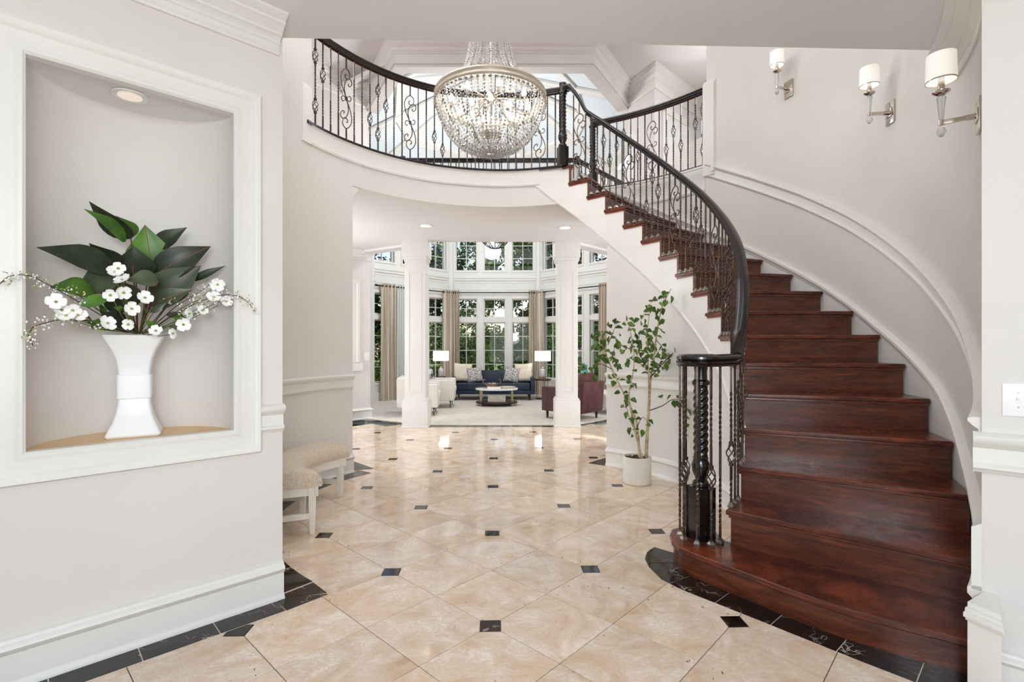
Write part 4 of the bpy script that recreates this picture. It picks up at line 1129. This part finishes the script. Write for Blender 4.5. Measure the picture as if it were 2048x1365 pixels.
def petal_flower(p, nrm, r, rot):
    nrm = nrm.normalized(); u_ = nrm.orthogonal().normalized(); v_ = nrm.cross(u_); h = thing_part = None
    mb = MB()
    for k in range(4):
        a = rot + k*PI/2; d_ = u_*cos(a) + v_*sin(a); e_ = nrm.cross(d_)
        cols = []
        for i, (t, w) in enumerate(((.06, .08), (.3, .34), (.62, .56), (.9, .48), (1.0, .20))):
            c = p + d_*(r*t) + nrm*(r*(.10 + .25*t*t))
            cols.append([c + e_*(r*w*s) + nrm*(abs(s)*r*.10) for s in (-1, 0, 1)] + [c + e_*(r*w*s) + nrm*(abs(s)*r*.10) - nrm*.0012 for s in (1, 0, -1)])
        mb.loft(cols)
    return mb
FLW = [(236,538,.0),(246,562,.02),(221,590,.02),(289,597,.03),(262,618,.02),(123,622,.05),(144,620,.05),(156,632,.04),(133,634,.06),(213,648,.03),(435,569,.02),(427,596,.03),(451,604,.03),(404,622,.02),(367,649,.03),(349,667,.04),(258,649,.0),(312,663,.02),(382,628,.0),(246,585,.0),(112,605,.06),(228,545,.0)]
for u, v, off in FLW:
    p = onwall(u, v, off); n = (camE-p).normalized() + Vector((rf.uniform(-1.0, 1.0), rf.uniform(-.5, .5), rf.uniform(-.5, 1.1)))
    f = petal_flower(loc(p), n, rf.uniform(.024, .033), rf.random()*3).build('blossom', M['petal'], fa, smooth=60)
    MB().lathe([(0, -.006), (.006, -.003), (.006, .003), (0, .006)], tuple(loc(p) + n.normalized()*.006), 7).build('flower_center', M['sprig'], f)
    foot = onwall(276 + (u-276)*.12, 666, -.18)
    MB().tube(catmull([loc(foot), loc(foot.lerp(p, .5) - Vector((0, 0, .015))), loc(p) - n.normalized()*.004], 4), .0018, 4).build('stem', M['stem_green'], fa)
SPR = [[(0,568,.10),(14,556,.09),(34,550,.07),(62,553,.06),(84,563,.05),(112,578,.03),(150,600,.0),(200,630,-.06),(255,664,-.16)],
 [(66,692,.10),(58,672,.09),(66,655,.08),(92,646,.07),(120,640,.06),(160,642,.03),(210,652,-.03),(258,664,-.16)],
 [(506,618,.10),(496,605,.09),(480,594,.07),(455,590,.05),(420,596,.02),(370,618,-.04),(310,655,-.14)],
 [(450,600,.05),(420,612,.04),(380,632,.0),(330,652,-.08),(298,664,-.16)],
 [(420,570,.0),(390,590,-.03),(350,615,-.08),(300,660,-.16)],
 [(150,585,.02),(170,600,.0),(210,630,-.06),(262,664,-.16)],
 [(400,600,.03),(372,612,.0),(330,640,-.06),(298,664,-.16)],
 [(190,655,.04),(215,652,.0),(240,655,-.08),(266,664,-.16)],
 [(345,600,.0),(325,625,-.04),(296,664,-.16)]]
bud = MB(); grn = MB(); wh = MB()
for pth in SPR:
    P = catmull([loc(onwall(*p)) for p in pth], 5); MB().tube(P, [.0014 + .0010*i/len(P) for i in range(len(P))], 4).build('twig', M['twig'], fa)
    for i, p in enumerate(P[:-8]):
        for _ in range(4):
            q_ = p + Vector((rf.gauss(0, .014), rf.gauss(0, .010), rf.gauss(0, .013))); s = rf.uniform(.0024, .005)
            c = rf.random()
            if c < .42: bead(wh, q_, s*1.15, 1)
            elif c < .6: bead(bud, q_, s, 1)
            else:
                dv = Vector((rf.gauss(0, 1), rf.gauss(0, 1), rf.gauss(0, 1))).normalized(); e = dv.orthogonal().normalized()
                grn.add([q_, q_+dv*.008+e*.003, q_+dv*.016, q_+dv*.008-e*.003], [(0, 1, 2, 3)])
wh.build('sprig_blossoms', M['petal'], fa, smooth=0, kind='stuff'); bud.build('sprig_buds', M['berry'], fa, smooth=0, kind='stuff'); grn.build('sprig_leaflets', M['sprig'], fa, smooth=0, kind='stuff')

# ------------------------------------------------------------------ potted birch tree by the curved wall
pc_ = ond(1274, 689, 4.775); pc_.z = 0
tr_ = thing('potted_tree', 'leafy artificial birch tree in a cream cylinder pot by the curved wall', 'plant', pc_)
MB().lathe([(0, 0), (.122, 0), (.130, .008), (.132, .24), (.130, .252), (.120, .252), (.117, .22), (0, .22)], n=40).build('pot', M['pot'], tr_)
so_ = MB()
for _ in range(90):
    a = rf.random()*2*PI; r = .105*sqrt(rf.random()); bead(so_, (r*cos(a), r*sin(a), .226 + rf.random()*.012), rf.uniform(.008, .016), .8)
so_.build('moss', M['soil'], tr_, smooth=0, kind='stuff')
def tp(u, v, dd): return ond(u, v, 4.775 + dd) - pc_
BR = [([(1292,926,0),(1294,880,0),(1298,810,.0),(1301,760,.02),(1308,715,.02),(1314,665,.0),(1324,615,-.02),(1342,578,-.03)], .017, 36),
 ([(1280,926,0),(1276,870,.02),(1270,835,.03),(1246,785,.08),(1222,735,.12),(1206,690,.14),(1199,655,.14)], .013, 30),
 ([(1286,922,-.02),(1274,880,-.02),(1264,830,-.05),(1258,790,-.08),(1268,730,-.10),(1264,680,-.12),(1253,630,-.12)], .011, 34),
 ([(1298,790,0),(1297,740,-.05),(1294,690,-.06),(1297,640,-.06),(1302,600,-.05)], .008, 34),
 ([(1301,755,0),(1325,728,.04),(1348,705,.06),(1372,690,.08),(1390,678,.08)], .006, 34),
 ([(1298,822,0),(1325,812,-.08),(1345,800,-.12),(1368,806,-.14),(1386,850,-.15),(1388,880,-.15)], .005, 20),
 ([(1225,740,.12),(1200,728,.16),(1180,738,.18),(1164,732,.2)], .004, 18),
 ([(1210,700,.14),(1196,690,.10),(1192,668,.08)], .004, 12),
 ([(1216,690,.12),(1228,660,.06),(1236,642,.04)], .004, 12),
 ([(1262,700,-.1),(1240,690,-.15),(1228,700,-.18),(1236,740,-.2)], .004, 16),
 ([(1300,745,0),(1285,720,-.12),(1276,690,-.16),(1282,660,-.16)], .004, 18),
 ([(1312,680,0),(1325,700,.1),(1318,740,.14)], .004, 16),
 ([(1276,870,.02),(1262,845,-.05),(1250,805,-.10)], .004, 10),
 ([(1272,860,0),(1285,835,-.06),(1298,850,-.08)], .004, 5)]
def tleaf(seed):
    r = random.Random(seed); mb = MB(); L = .046; w = .017
    pts = [(0, 0, 0), (.010, w*.8, .003), (.020, w, .004), (.034, w*.55, .002), (L, 0, -.004), (.034, -w*.55, .002), (.020, -w, .004), (.010, -w*.8, .003)]
    k = r.uniform(.7, 1.2); top = [(x, y, z*k + abs(y)*.25) for x, y, z in pts]; mid = (.02, 0, -.002)
    n = len(top); vs = top + [mid] + [(x, y, z-.0008) for x, y, z in top]
    mb.add(vs, [(i, (i+1) % n, n) for i in range(n)] + [tuple(range(n+1, 2*n+1))[::-1]])
    me = mb.mesh('leaf', 0); me.materials.append(M['leaf']); return me
TL = [tleaf(k) for k in range(4)]
cnt = 0
for pts, r0, nl in BR:
    P = catmull([tp(*p) for p in pts], 6); n = len(P)
    MB().tube(P, [max(.0018, r0*(1-.82*i/n)) for i in range(n)], 7).build('trunk' if r0 > .01 else 'branch', M['bark'] if r0 > .007 else M['twig'], tr_)
    lo_ = .48 if r0 > .01 else .25
    for k in range(nl):
        if cnt >= 298: break
        t = lo_ + (1-lo_)*(k+.5)/nl; c = P[min(n-1, int(t*(n-1)))]
        off = Vector((rf.gauss(0, .030), rf.gauss(0, .035), rf.gauss(0, .028)))*(.7 if t > .8 else 1.15)
        o = link('leaf', TL[rf.randrange(4)], tr_, c + off); s = rf.uniform(1.1, 1.7); o.scale = (s, s*rf.uniform(.9, 1.25), s)
        o.rotation_euler = (rf.uniform(-1.2, 1.2), rf.uniform(-.4, 1.5), rf.uniform(0, 6.28)); cnt += 1

# ------------------------------------------------------------------ curved bench by the left wall
bn = thing('bench', 'curved white wooden bench with oatmeal upholstered seat against the left curved wall', 'bench')
def fr_(a): return 1.56 - .13*((a-184.5)/17.5)**2
def bk_(a): return 1.84 - .02*((a-184.5)/17.5)**2
seat = MB(); cols = []
for a in [165.8, 166.1, 166.5] + frange(167.2, 201.8, 20) + [202.5, 202.9, 203.2]:
    R0, R1 = fr_(a)-.012, bk_(a); ed = min(1, (a-165.8)/.9 + .45, (203.2-a)/.9 + .45); h = .104*sqrt(max(.12, ed))
    prof = [(R0, 0), (R0-.008, .02), (R0-.002, .018+h*.5), (R0+.03, .018+h*.88), (R0+.08, .018+h), ((R0+R1)/2, .024+h), (R1-.08, .018+h), (R1-.03, .018+h*.88), (R1, .018+h*.5), (R1+.004, .018), (R1, 0)]
    cols.append([pol(a, r, .33+z) for r, z in prof])
seat.loft(cols).build('seat_cushion', M['linen'], bn, smooth=60)
MB().loft([[pol(a, fr_(a), .262), pol(a, fr_(a), .331), pol(a, fr_(a)+.022, .331), pol(a, fr_(a)+.022, .262)] for a in frange(166.3, 202.7, 20)]).build('front_apron', M['white_wood'], bn)
MB().loft([[pol(a, bk_(a)-.02, .262), pol(a, bk_(a)-.02, .331), pol(a, bk_(a)-.042, .331), pol(a, bk_(a)-.042, .262)] for a in frange(166.3, 202.7, 20)]).build('back_apron', M['white_wood'], bn)
def leg(a, R, name='leg'):
    p = pol(a, R); rz = radians(a); w0, w1 = .024, .017; mb = MB(); cols = []
    for w, z in ((w1, 0), (w0, .22), (w0, .331)):
        cols.append([(p.x + x*cos(rz) - y*sin(rz), p.y + x*sin(rz) + y*cos(rz), z) for x, y in ((-w, -w), (w, -w), (w, w), (-w, w))])
    mb.loft(cols).build(name, M['white_wood'], bn, bevel=.002)
for a in (167.5, 184.5, 201.5):
    leg(a, fr_(a)+.02); leg(a, bk_(a)-.05)
    A, B = pol(a, fr_(a)+.03, .105), pol(a, bk_(a)-.06, .105); d_ = (B-A).normalized(); n__ = Vector((-d_.y, d_.x, 0))*.012
    MB().loft([[q_+n__, q_-n__, q_-n__+Vector((0, 0, .04)), q_+n__+Vector((0, 0, .04))] for q_ in (A, B)]).build('stretcher', M['white_wood'], bn)
    MB().loft([[q_+n__+Vector((0, 0, .160)), q_-n__+Vector((0, 0, .160)), q_-n__+Vector((0, 0, .222)), q_+n__+Vector((0, 0, .222))] for q_ in (A, B)]).build('side_apron', M['white_wood'], bn)
for a0, a1 in ((167.5, 184.5), (184.5, 201.5)):
    for s in (0, 1):
        za, zb_ = (.10, .29) if s else (.29, .10)
        MB().tube([pol(a0 + (a1-a0)*t, 1.74, za + (zb_-za)*t) + Vector((.0, 0, 0)) for t in frange(0, 1, 8)], .007, 6).build('cross_rod', M['black_metal'], bn)

# ------------------------------------------------------------------ living room furniture
def rbox(mb_name, m, parent, x0, x1, y0, y1, z0, z1, bev=.03, seg=3, **k):
    return MB().box(x0, x1, y0, y1, z0, z1).build(mb_name, m, parent, bevel=bev, seg=seg, **k)
def taper_leg(parent, x, y, z1, r0, r1, m, dx=0, dy=0, name='leg', n=10):
    return MB().loft([[(x+dx*(1-t)+r*cos(2*PI*k/n), y+dy*(1-t)+r*sin(2*PI*k/n), z1*t) for k in range(n)] for t, r in ((0, r1), (1, r0))]).build(name, m, parent)
CZ = .012
# navy sofa: local x along its length, -y towards the camera
sf = thing('sofa', 'navy blue leather sofa with tufted back in front of the tall windows', 'sofa', W(-.45, 12.10, CZ), -YAW)
rbox('base_frame', M['navy'], sf, -.98, .98, -.45, .40, .14, .235, .015)
for s in (-1, 1): rbox('armrest', M['navy'], sf, s*.98-(.10 if s > 0 else 0), s*.98+(.10 if s < 0 else 0), -.47, .40, .14, .53, .02)
rbox('backrest', M['navy'], sf, -.88, .88, .20, .42, .22, .66, .04)
rbox('seat_cushion', M['navy'], sf, -.87, .87, -.46, .22, .235, .39, .035)
for r in range(2):
    for c in range(7):
        MB().lathe([(0, -.010), (.012, -.006), (.014, 0), (0, 0)], n=10, M=Matrix.Translation((-.60+c*.2, .197, .46+r*.09)) @ Matrix.Rotation(-PI/2, 4, 'X')).build('tuft_button', M['navy'], sf)
for x in (-.86, .86):
    for y in (-.40, .34): taper_leg(sf, x, y, .14, .028, .018, M['dark_leg'])
def pillow(name, x, y, z, w, m, ry, rz, label, parent_loc, grp=None, rx=-.28):
    n = 12; mb = MB(); cols = []
    for i in range(n+1):
        u = -1 + 2*i/n; front = []; back = []
        for j in range(n+1):
            v = -1 + 2*j/n; th = .062*((1-u**4)*(1-v**4))**.5 + .002; kx = 1 - .07*(1-abs(v))*1.0; kz = 1 - .07*(1-abs(u))
            pt = (u*w/2*kx, v*w/2*kz); front.append((pt[0], -th, pt[1])); back.append((pt[0], th, pt[1]))
        cols.append(front + back[::-1])
    p = parent_loc @ Vector((x, y, z))
    o = mb.loft(cols).build(name, m, None, smooth=60); o.location = p; o.rotation_euler = (rx, ry, rz - YAW)
    tag(o, label, 'cushion', grp); return o
MSF = Matrix.Translation(W(-.45, 12.10, CZ)) @ Matrix.Rotation(-YAW, 4, 'Z')
pillow('throw_pillow', -.72, .03, .62, .44, M['cream_pillow'], .06, .25, 'large cream cushion leaning on the armrest nearer the cream armchairs', MSF, 'cushions on the navy sofa')
pillow('throw_pillow', -.44, -.02, .57, .36, M['speckle'], -.12, .15, 'smaller black speckled cushion beside the cream cushion, on the side of the cream armchairs', MSF, 'cushions on the navy sofa')
pillow('throw_pillow', .44, -.02, .57, .36, M['speckle'], .12, -.15, 'smaller black speckled cushion beside the cream cushion, on the side of the leather armchair', MSF, 'cushions on the navy sofa')
pillow('throw_pillow', .72, .03, .62, .44, M['cream_pillow'], -.06, -.25, 'large cream cushion leaning on the armrest nearer the leather armchair', MSF, 'cushions on the navy sofa')
# coffee table
CT = W(-.325, 10.72, CZ)
ct = thing('coffee_table', 'oval white marble coffee table with champagne metal legs and lower shelf', 'table', CT, -YAW)
def oval(rx, ry, z0, z1, n=40): return MB().prism([(rx*cos(2*PI*k/n), ry*sin(2*PI*k/n)) for k in range(n)], z0, z1)
oval(.45, .32, .335, .37).build('tabletop', M['tablewhite'], ct, bevel=.006); oval(.44, .31, .05, .085).build('lower_shelf', M['dark_leg'], ct, bevel=.005)
for a in (35, 145, 215, 325): MB().box(-.02, .02, -.012, .012, 0, .335, Matrix.Translation((.40*cos(radians(a)), .29*sin(radians(a)), 0)) @ Matrix.Rotation(radians(a), 4, 'Z')).build('leg', M['brass'], ct)
MCT = Matrix.Translation(CT) @ Matrix.Rotation(-YAW, 4, 'Z')
bw_ = thing('bowl', 'woven driftwood bowl with handles on the coffee table', 'bowl', MCT @ Vector((-.10, .02, .371)))
MB().lathe([(0, .004), (.07, 0), (.12, .04), (.15, .095), (.143, .095), (.11, .05), (.06, .016), (0, .014)], n=20, f=lambda r, z, a: r*(1+.05*sin(9*a))).build('bowl_body', M['basket'], bw_)
for s in (-1, 1): MB().tube([(s*.14 + s*.05*sin(t), 0, .08+.05*(1-cos(t))) for t in frange(0, PI, 8)], .009, 6).build('handle', M['basket'], bw_)
ball = MB(); 
for k in range(5): 
    a = k*1.25; MB().lathe([(.030*sin(t), .030*-cos(t)) for t in frange(0, PI, 8)], (.06*cos(a), .06*sin(a), .075), 10).build('decor_ball', M['speckle'], bw_)
b1 = thing('book', 'closed ivory book lying flat under the driftwood bowl edge', 'book', MCT @ Vector((-.05, -.19, .371)), -.05)
MB().box(-.14, .14, -.09, .09, 0, .006).build('cover', M['book'], b1); MB().box(-.135, .137, -.086, .086, .006, .03).build('pages', M['petal'], b1); MB().box(-.14, .14, -.09, .09, .03, .036).build('cover', M['book'], b1)
t_ = thing('tray', 'round beige tray on the coffee table beside the driftwood bowl', 'tray', MCT @ Vector((.22, .02, .371)))
MB().lathe([(0, .0), (.17, 0), (.185, .02), (.18, .024), (.165, .008), (0, .008)], n=32).build('tray_body', M['box'], t_)
MB().lathe([(0, .0), (.12, 0), (.13, .012), (0, .014)], (0, 0, .009), n=24).build('tray_cloth', M['linen'], t_)
bx_ = thing('decor_box', 'square shagreen box on the lower shelf of the coffee table', 'box', MCT @ Vector((.0, -.02, .086)), 0)
MB().box(-.185, .185, -.12, .12, 0, .11).build('box_body', M['box'], bx_, bevel=.004); MB().box(-.188, .188, -.123, .123, .112, .145).build('lid', M['box'], bx_, bevel=.004)
MB().tube([(-.0 + .018*cos(t), -.125, .11 + .018*sin(t)) for t in frange(0, 2*PI, 12)], .003, 5).build('ring_pull', M['brass'], bx_)
# side tables with lamps
def side_table(x, d, lab, lab2):
    P = W(x, d, CZ)
    s = thing('side_table', lab, 'table', P, -YAW, 'side tables flanking the sofa')
    MB().lathe([(0, .445), (.20, .445), (.20, .468), (0, .468)], n=28).build('tabletop', M['dark_leg'], s, bevel=0)
    MB().lathe([(0, .0), (.17, 0), (.17, .015), (0, .015)], n=28).build('base', M['black_metal'], s)
    for a in (30, 150, 270): MB().tube([(.15*cos(radians(a)), .15*sin(radians(a)), .01), (.15*cos(radians(a)), .15*sin(radians(a)), .447)], .010, 8).build('leg', M['brass'], s)
    l = thing('table_lamp', lab2, 'lamp', P + Vector((0, 0, .470)), -YAW, 'glass lamps flanking the sofa')
    MB().box(-.075, .075, -.075, .075, 0, .06).build('lamp_base', M['basket'], l, bevel=.004)
    MB().lathe([(0, .06), (.062, .06), (.066, .08), (.066, .20), (.05, .235), (.03, .25), (0, .25)], n=20).build('glass_column', M['crystal'], l)
    MB().lathe([(0, .25), (.035, .25), (.035, .27), (.012, .28), (.012, .46), (0, .46)], n=14).build('neck', M['nickel'], l)
    MB().lathe([(.185, .43), (.19, .43), (.19, .66), (.185, .66), (.185, .43)], n=32).build('shade', M['shade_lit'], l)
    MB().tube([(-.185, 0, .45), (.185, 0, .45)], .003, 5).build('shade_spider', M['nickel'], l)
    MB().lathe([(0, .655), (.012, .66), (.008, .69), (0, .70)], n=10).build('finial', M['nickel'], l)
side_table(-1.72, 12.25, 'round dark side table beside the sofa, behind the cream armchairs', 'glass table lamp with white drum shade, beside the sofa and behind the cream armchairs')
side_table(.73, 12.0, 'round dark side table beside the sofa, behind the leather armchair', 'glass table lamp with white drum shade, beside the sofa and behind the leather armchair')
MB0 = MB()
ob = MB().lathe([(0, 0), (.03, 0), (.035, .02), (.02, .045), (.008, .06), (0, .06)], n=14).build('ornament', M['dark_leg'], None); ob.location = W(-1.62, 12.16, CZ+.470); tag(ob, 'small dark ornament beside the glass lamp behind the cream armchairs', 'ornament')
# cream armchairs
def white_chair(P, rz, lab):
    c = thing('armchair', lab, 'armchair', P, rz, 'cream armchairs')   # seat opens towards +x
    rbox('seat_base', M['boucle'], c, -.34, .36, -.36, .36, .15, .30, .04)
    rbox('seat_cushion', M['boucle'], c, -.24, .38, -.25, .25, .30, .43, .05)
    rbox('backrest', M['boucle'], c, -.38, -.20, -.36, .36, .15, .70, .06)
    for s in (-1, 1): rbox('armrest', M['boucle'], c, -.36, .36, min(s*.37, s*.25), max(s*.37, s*.25), .15, .58, .05)
    for x in (-.28, .28):
        for y in (-.28, .28): MB().loft([[(x + a*r, y + b*r, z) for a, b in ((-1, -1), (1, -1), (1, 1), (-1, 1))] for r, z in ((.007, 0), (.007, .10), (.020, .15))]).build('leg', M['black_metal'], c)
    return c
white_chair(W(-1.72, 9.42, CZ), .06, 'cream upholstered armchair half hidden behind the square column, nearest the tiled hall')
white_chair(W(-1.55, 10.55, CZ), .02, 'cream upholstered armchair behind the first one, nearer the windows')
o = pillow('throw_pillow', 0, 0, 0, .36, M['bw'], 0, 1.2, 'black and white patterned cushion in the cream armchair beside the column', Matrix.Translation(W(-1.70, 10.32, .63)))
# burgundy leather armchair, back turned to the hall
A0 = Vector((1.433, 8.436, 0)); e1 = Vector((.67, .74, 0)).normalized(); e2 = Vector((-.74, .67, 0)).normalized()
cc = A0 + e1*.26 + e2*.36
lc = thing('armchair', 'burgundy brown leather armchair with wooden legs behind the square column', 'armchair', (cc.x, cc.y, CZ), atan2(e2.y, e2.x))  # seat opens towards +x
rbox('seat_base', M['brown_leather'], lc, -.36, .40, -.33, .33, .13, .28, .02)
rbox('seat_cushion', M['brown_leather'], lc, -.22, .40, -.23, .23, .28, .41, .04)
bkm = MB(); bkm.loft([[(-.42-.0*t, y, .13+.0) for y in (-.33, .33)] + [(-.26, y, .13) for y in (.33, -.33)] if t == 0 else [(-.46, y, .66) for y in (-.33, .33)] + [(-.34, y, .66) for y in (.33, -.33)] for t in (0, 1)])
bkm.build('backrest', M['brown_leather'], lc, bevel=.02)
rbox('back_cushion', M['brown_leather'], lc, -.33, -.18, -.23, .23, .36, .80, .05)
for s in (-1, 1): rbox('armrest', M['brown_leather'], lc, -.38, .42, min(s*.34, s*.24), max(s*.34, s*.24), .13, .56, .025)
for x in (-.33, .34):
    for y in (-.27, .27): taper_leg(lc, x, y, .13, .026, .017, M['dark_leg'])
ott = thing('ottoman', 'pale grey upholstered bench beside the curtain behind the leather armchair', 'bench', W(2.05, 9.75, CZ), .5)
rbox('cushion', M['boucle'], ott, -.6, .6, -.35, .35, .12, .40, .05)
for x in (-.5, .5):
    for y in (-.27, .27): taper_leg(ott, x, y, .12, .02, .015, M['dark_leg'])
vt = MB().lathe([(0, 0), (.07, 0), (.12, .08), (.12, .20), (.06, .30), (.05, .38), (.07, .42), (.06, .42), (.04, .36), (0, .34)], n=20).build('floor_vase', M['turquoise'], None); vt.location = W(1.62, 11.3, CZ+.42); 
pd2 = thing('pedestal', 'low white pedestal under the turquoise vase', 'pedestal', W(1.62, 11.3, CZ))
rbox('plinth', M['trim'], pd2, -.15, .15, -.15, .15, 0, .42, .01)
tag(vt, 'turquoise ceramic vase behind the leather armchair near the window', 'vase')
# orb chandelier of the living room
oc_ = thing('orb_chandelier', 'dark iron orb chandelier hanging in the living room, its bottom showing above the sofa', 'chandelier', W(-.335, 10.0, 3.50))
for k in range(6):
    MB().tube([(.30*sin(t)*cos(k*PI/6), .30*sin(t)*sin(k*PI/6), .30*cos(t)) for t in frange(0, 2*PI, 36)][:-1], .008, 6, closed=True).build('hoop', M['iron_dark'], oc_)
MB().tube([(0, 0, .3), (0, 0, 3.3)], .008, 6).build('rod', M['iron_dark'], oc_)

# curtains
def curtain(MX, s0, s1, folds, lab, m='curtain', z0=.012, z1=2.70, amp=.045, name='curtain', grp='striped curtains of the bay windows'):
    root = thing(name, lab, 'curtain', (0, 0, 0), 0, grp); mb = MB(); n = folds*8; cols = []
    for i in range(n+1):
        t = i/n; ph = t*folds*2*PI
        col = []
        for z, fl in ((z1, .75), (1.8, .9), (.9, 1.0), (.25, 1.15), (z0, 1.3)):
            s = s0 + (s1-s0)*t + (fl-1)*.04*(2*t-1); y = -.10 + amp*sin(ph)*fl + .008*sin(ph*2.3+1)
            col.append(MX @ Vector((s, y, z)))
        cols.append(col + [p + Vector((.003, .003, 0)) for p in col[::-1]])
    mb.loft(cols).build('panel', M[m], root, smooth=70)
    for k in range(folds):
        s = s0 + (s1-s0)*(k+.5)/folds; MB().tube([MX @ Vector((s, -.10 + .026*cos(a), 2.645 + .026*sin(a))) for a in frange(0, 2*PI, 10)][:-1], .004, 4, closed=True).build('grommet', M['iron_dark'], root)
    return root
def rod(MX, s0, s1, lab):
    r = thing('curtain_rod', lab, 'curtain rod', (0, 0, 0), 0, 'curtain rods of the bay')
    MB().tube([MX @ Vector((s0, -.10, 2.645)), MX @ Vector((s1, -.10, 2.645))], .013, 8).build('pole', M['iron_dark'], r)
    for s in (s0, s1): MB().tube([MX @ Vector((s-.03, -.10, 2.645)), MX @ Vector((s+.03, -.10, 2.645))], .024, 10).build('finial', M['iron_dark'], r)
    for s in (s0+.12, (s0+s1)/2, s1-.12): MB().tube([MX @ Vector((s, -.10, 2.645)), MX @ Vector((s, 0, 2.645))], .010, 6).build('bracket', M['iron_dark'], r)
(M1, L1), (M2, L2), (M3, L3) = FAC[1], FAC[2], FAC[3]
rod(M1, .10, L1-.12, 'dark iron curtain rod on the window wall behind the cream armchairs'); rod(M2, .12, L2-.12, 'dark iron curtain rod above the navy sofa'); rod(M3, .12, L3-.10, 'dark iron curtain rod on the window wall behind the leather armchair')
curtain(M1, .22, .62, 4, 'striped beige curtain panel hanging left of the square column, in front of a sheer')
curtain(M1, .66, .98, 4, 'thin pale sheer curtain beside the striped panel, left of the square column', 'sheer', amp=.03, grp='')
curtain(M1, 2.06, 2.34, 5, 'striped curtain gathered beside the lamp behind the cream armchairs, on the angled wall')
curtain(M2, .03, .26, 4, 'striped curtain at the end of the sofa wall nearer the cream armchairs')
curtain(M2, 2.04, 2.29, 4, 'striped curtain at the end of the sofa wall nearer the leather armchair')
curtain(M3, .04, .26, 4, 'striped curtain gathered behind the lamp near the leather armchair, on the angled wall')
curtain(M3, 2.02, 2.36, 5, 'striped curtain panel seen beside the birch tree, behind the leather armchair')

# ------------------------------------------------------------------ garden behind the bay
struct('ground', MB().box(-40, 40, 9.2, 60, -.6, -.45), M['ground'])
def crown_mesh(seed, n, R, H, base, m, leafs=.13):
    r = random.Random(seed); mb = MB(); cl = []
    for _ in range(34):
        a = r.random()*2*PI; t = r.random(); rr = R*(1-.55*t)*sqrt(r.random()); cl.append((rr*cos(a), rr*sin(a), base+H*t, r.uniform(.35, .75)))
    for i in range(n):
        cx, cy, cz, cr = cl[r.randrange(len(cl))]
        v = Vector((r.gauss(0, 1), r.gauss(0, 1), r.gauss(0, .8))); v.normalize(); v *= cr*r.uniform(.5, 1.05)
        p = Vector((cx, cy, cz)) + v; d_ = Vector((r.gauss(0, 1), r.gauss(0, 1), r.gauss(0, 1))).normalized(); e_ = d_.orthogonal().normalized(); s = leafs*r.uniform(.6, 1.4)
        mb.add([p, p+d_*s*.5+e_*s*.3, p+d_*s, p+d_*s*.5-e_*s*.3], [(0, 1, 2, 3)])
    me = mb.mesh('foliage', 0); me.materials.append(m); return me
CR = [crown_mesh(1, 9000, 1.9, 5.4, 1.2, M['lawn_leaf'], .16), crown_mesh(2, 9000, 1.7, 6.2, 1.2, M['lawn_leaf2'], .16), crown_mesh(3, 8000, 2.2, 2.4, .1, M['lawn_leaf'], .13)]
TRK = MB().tube([(0, 0, 0), (.05, 0, 1.5), (-.04, .05, 3.2), (0, 0, 6)], [.16, .12, .09, .03], 8).mesh('trunk'); TRK.materials.append(M['bark_dark'])
names = ['bright green garden tree standing outside the bay windows', 'dark green garden tree standing outside the bay windows', 'low rounded garden shrub growing outside the bay windows']
cats = ['tree', 'tree', 'shrub']; nm = ['garden_tree', 'garden_tree', 'garden_shrub']
rt = random.Random(12)
SPOT = [(-7.5, 15.5, 1, .9), (-5.6, 17.5, 0, 1.0), (-3.6, 19.5, 1, 1.0), (-1.6, 20.5, 0, 1.15), (.6, 19.5, 0, 1.0), (2.4, 20.8, 1, 1.05), (4.4, 18.5, 1, 1.0), (6.2, 16.5, 0, 1.0), (8.2, 15.0, 1, 1.0), (-9.5, 13.5, 1, 1.1), (10, 13.5, 1, 1.1),
        (-4.2, 15.6, 2, .8), (-2.2, 16.4, 2, .85), (-.2, 16.8, 2, .8), (1.8, 16.6, 2, .85), (3.8, 15.6, 2, .8), (-6.2, 13.8, 2, .9), (6.0, 13.8, 2, .9), (-8, 24, 1, 1.5), (-3, 26, 1, 1.3), (3.5, 26, 1, 1.35), (9, 24, 1, 1.5)]
ORD = ['first', 'second', 'third', 'fourth', 'fifth', 'sixth', 'seventh', 'eighth', 'ninth', 'tenth', 'eleventh']
NMS = ['bright green garden tree', 'dark green garden tree', 'low rounded garden shrub']
for x, y, k, s in SPOT:
    rank = sorted(q_[0] for q_ in SPOT if q_[2] == k).index(x)
    lab = '%s outside the bay windows, %s of its kind counted from the leftmost' % (NMS[k], ORD[rank])
    t = thing(nm[k], lab, cats[k], (x, y, -.45), rt.random()*6.28, ['bright trees in the garden', 'dark trees in the garden', 'shrubs in the garden'][k]); t.scale = (s, s, s)
    link('foliage', CR[k], t, kind='stuff'); 
    if k < 2: link('trunk', TRK, t)
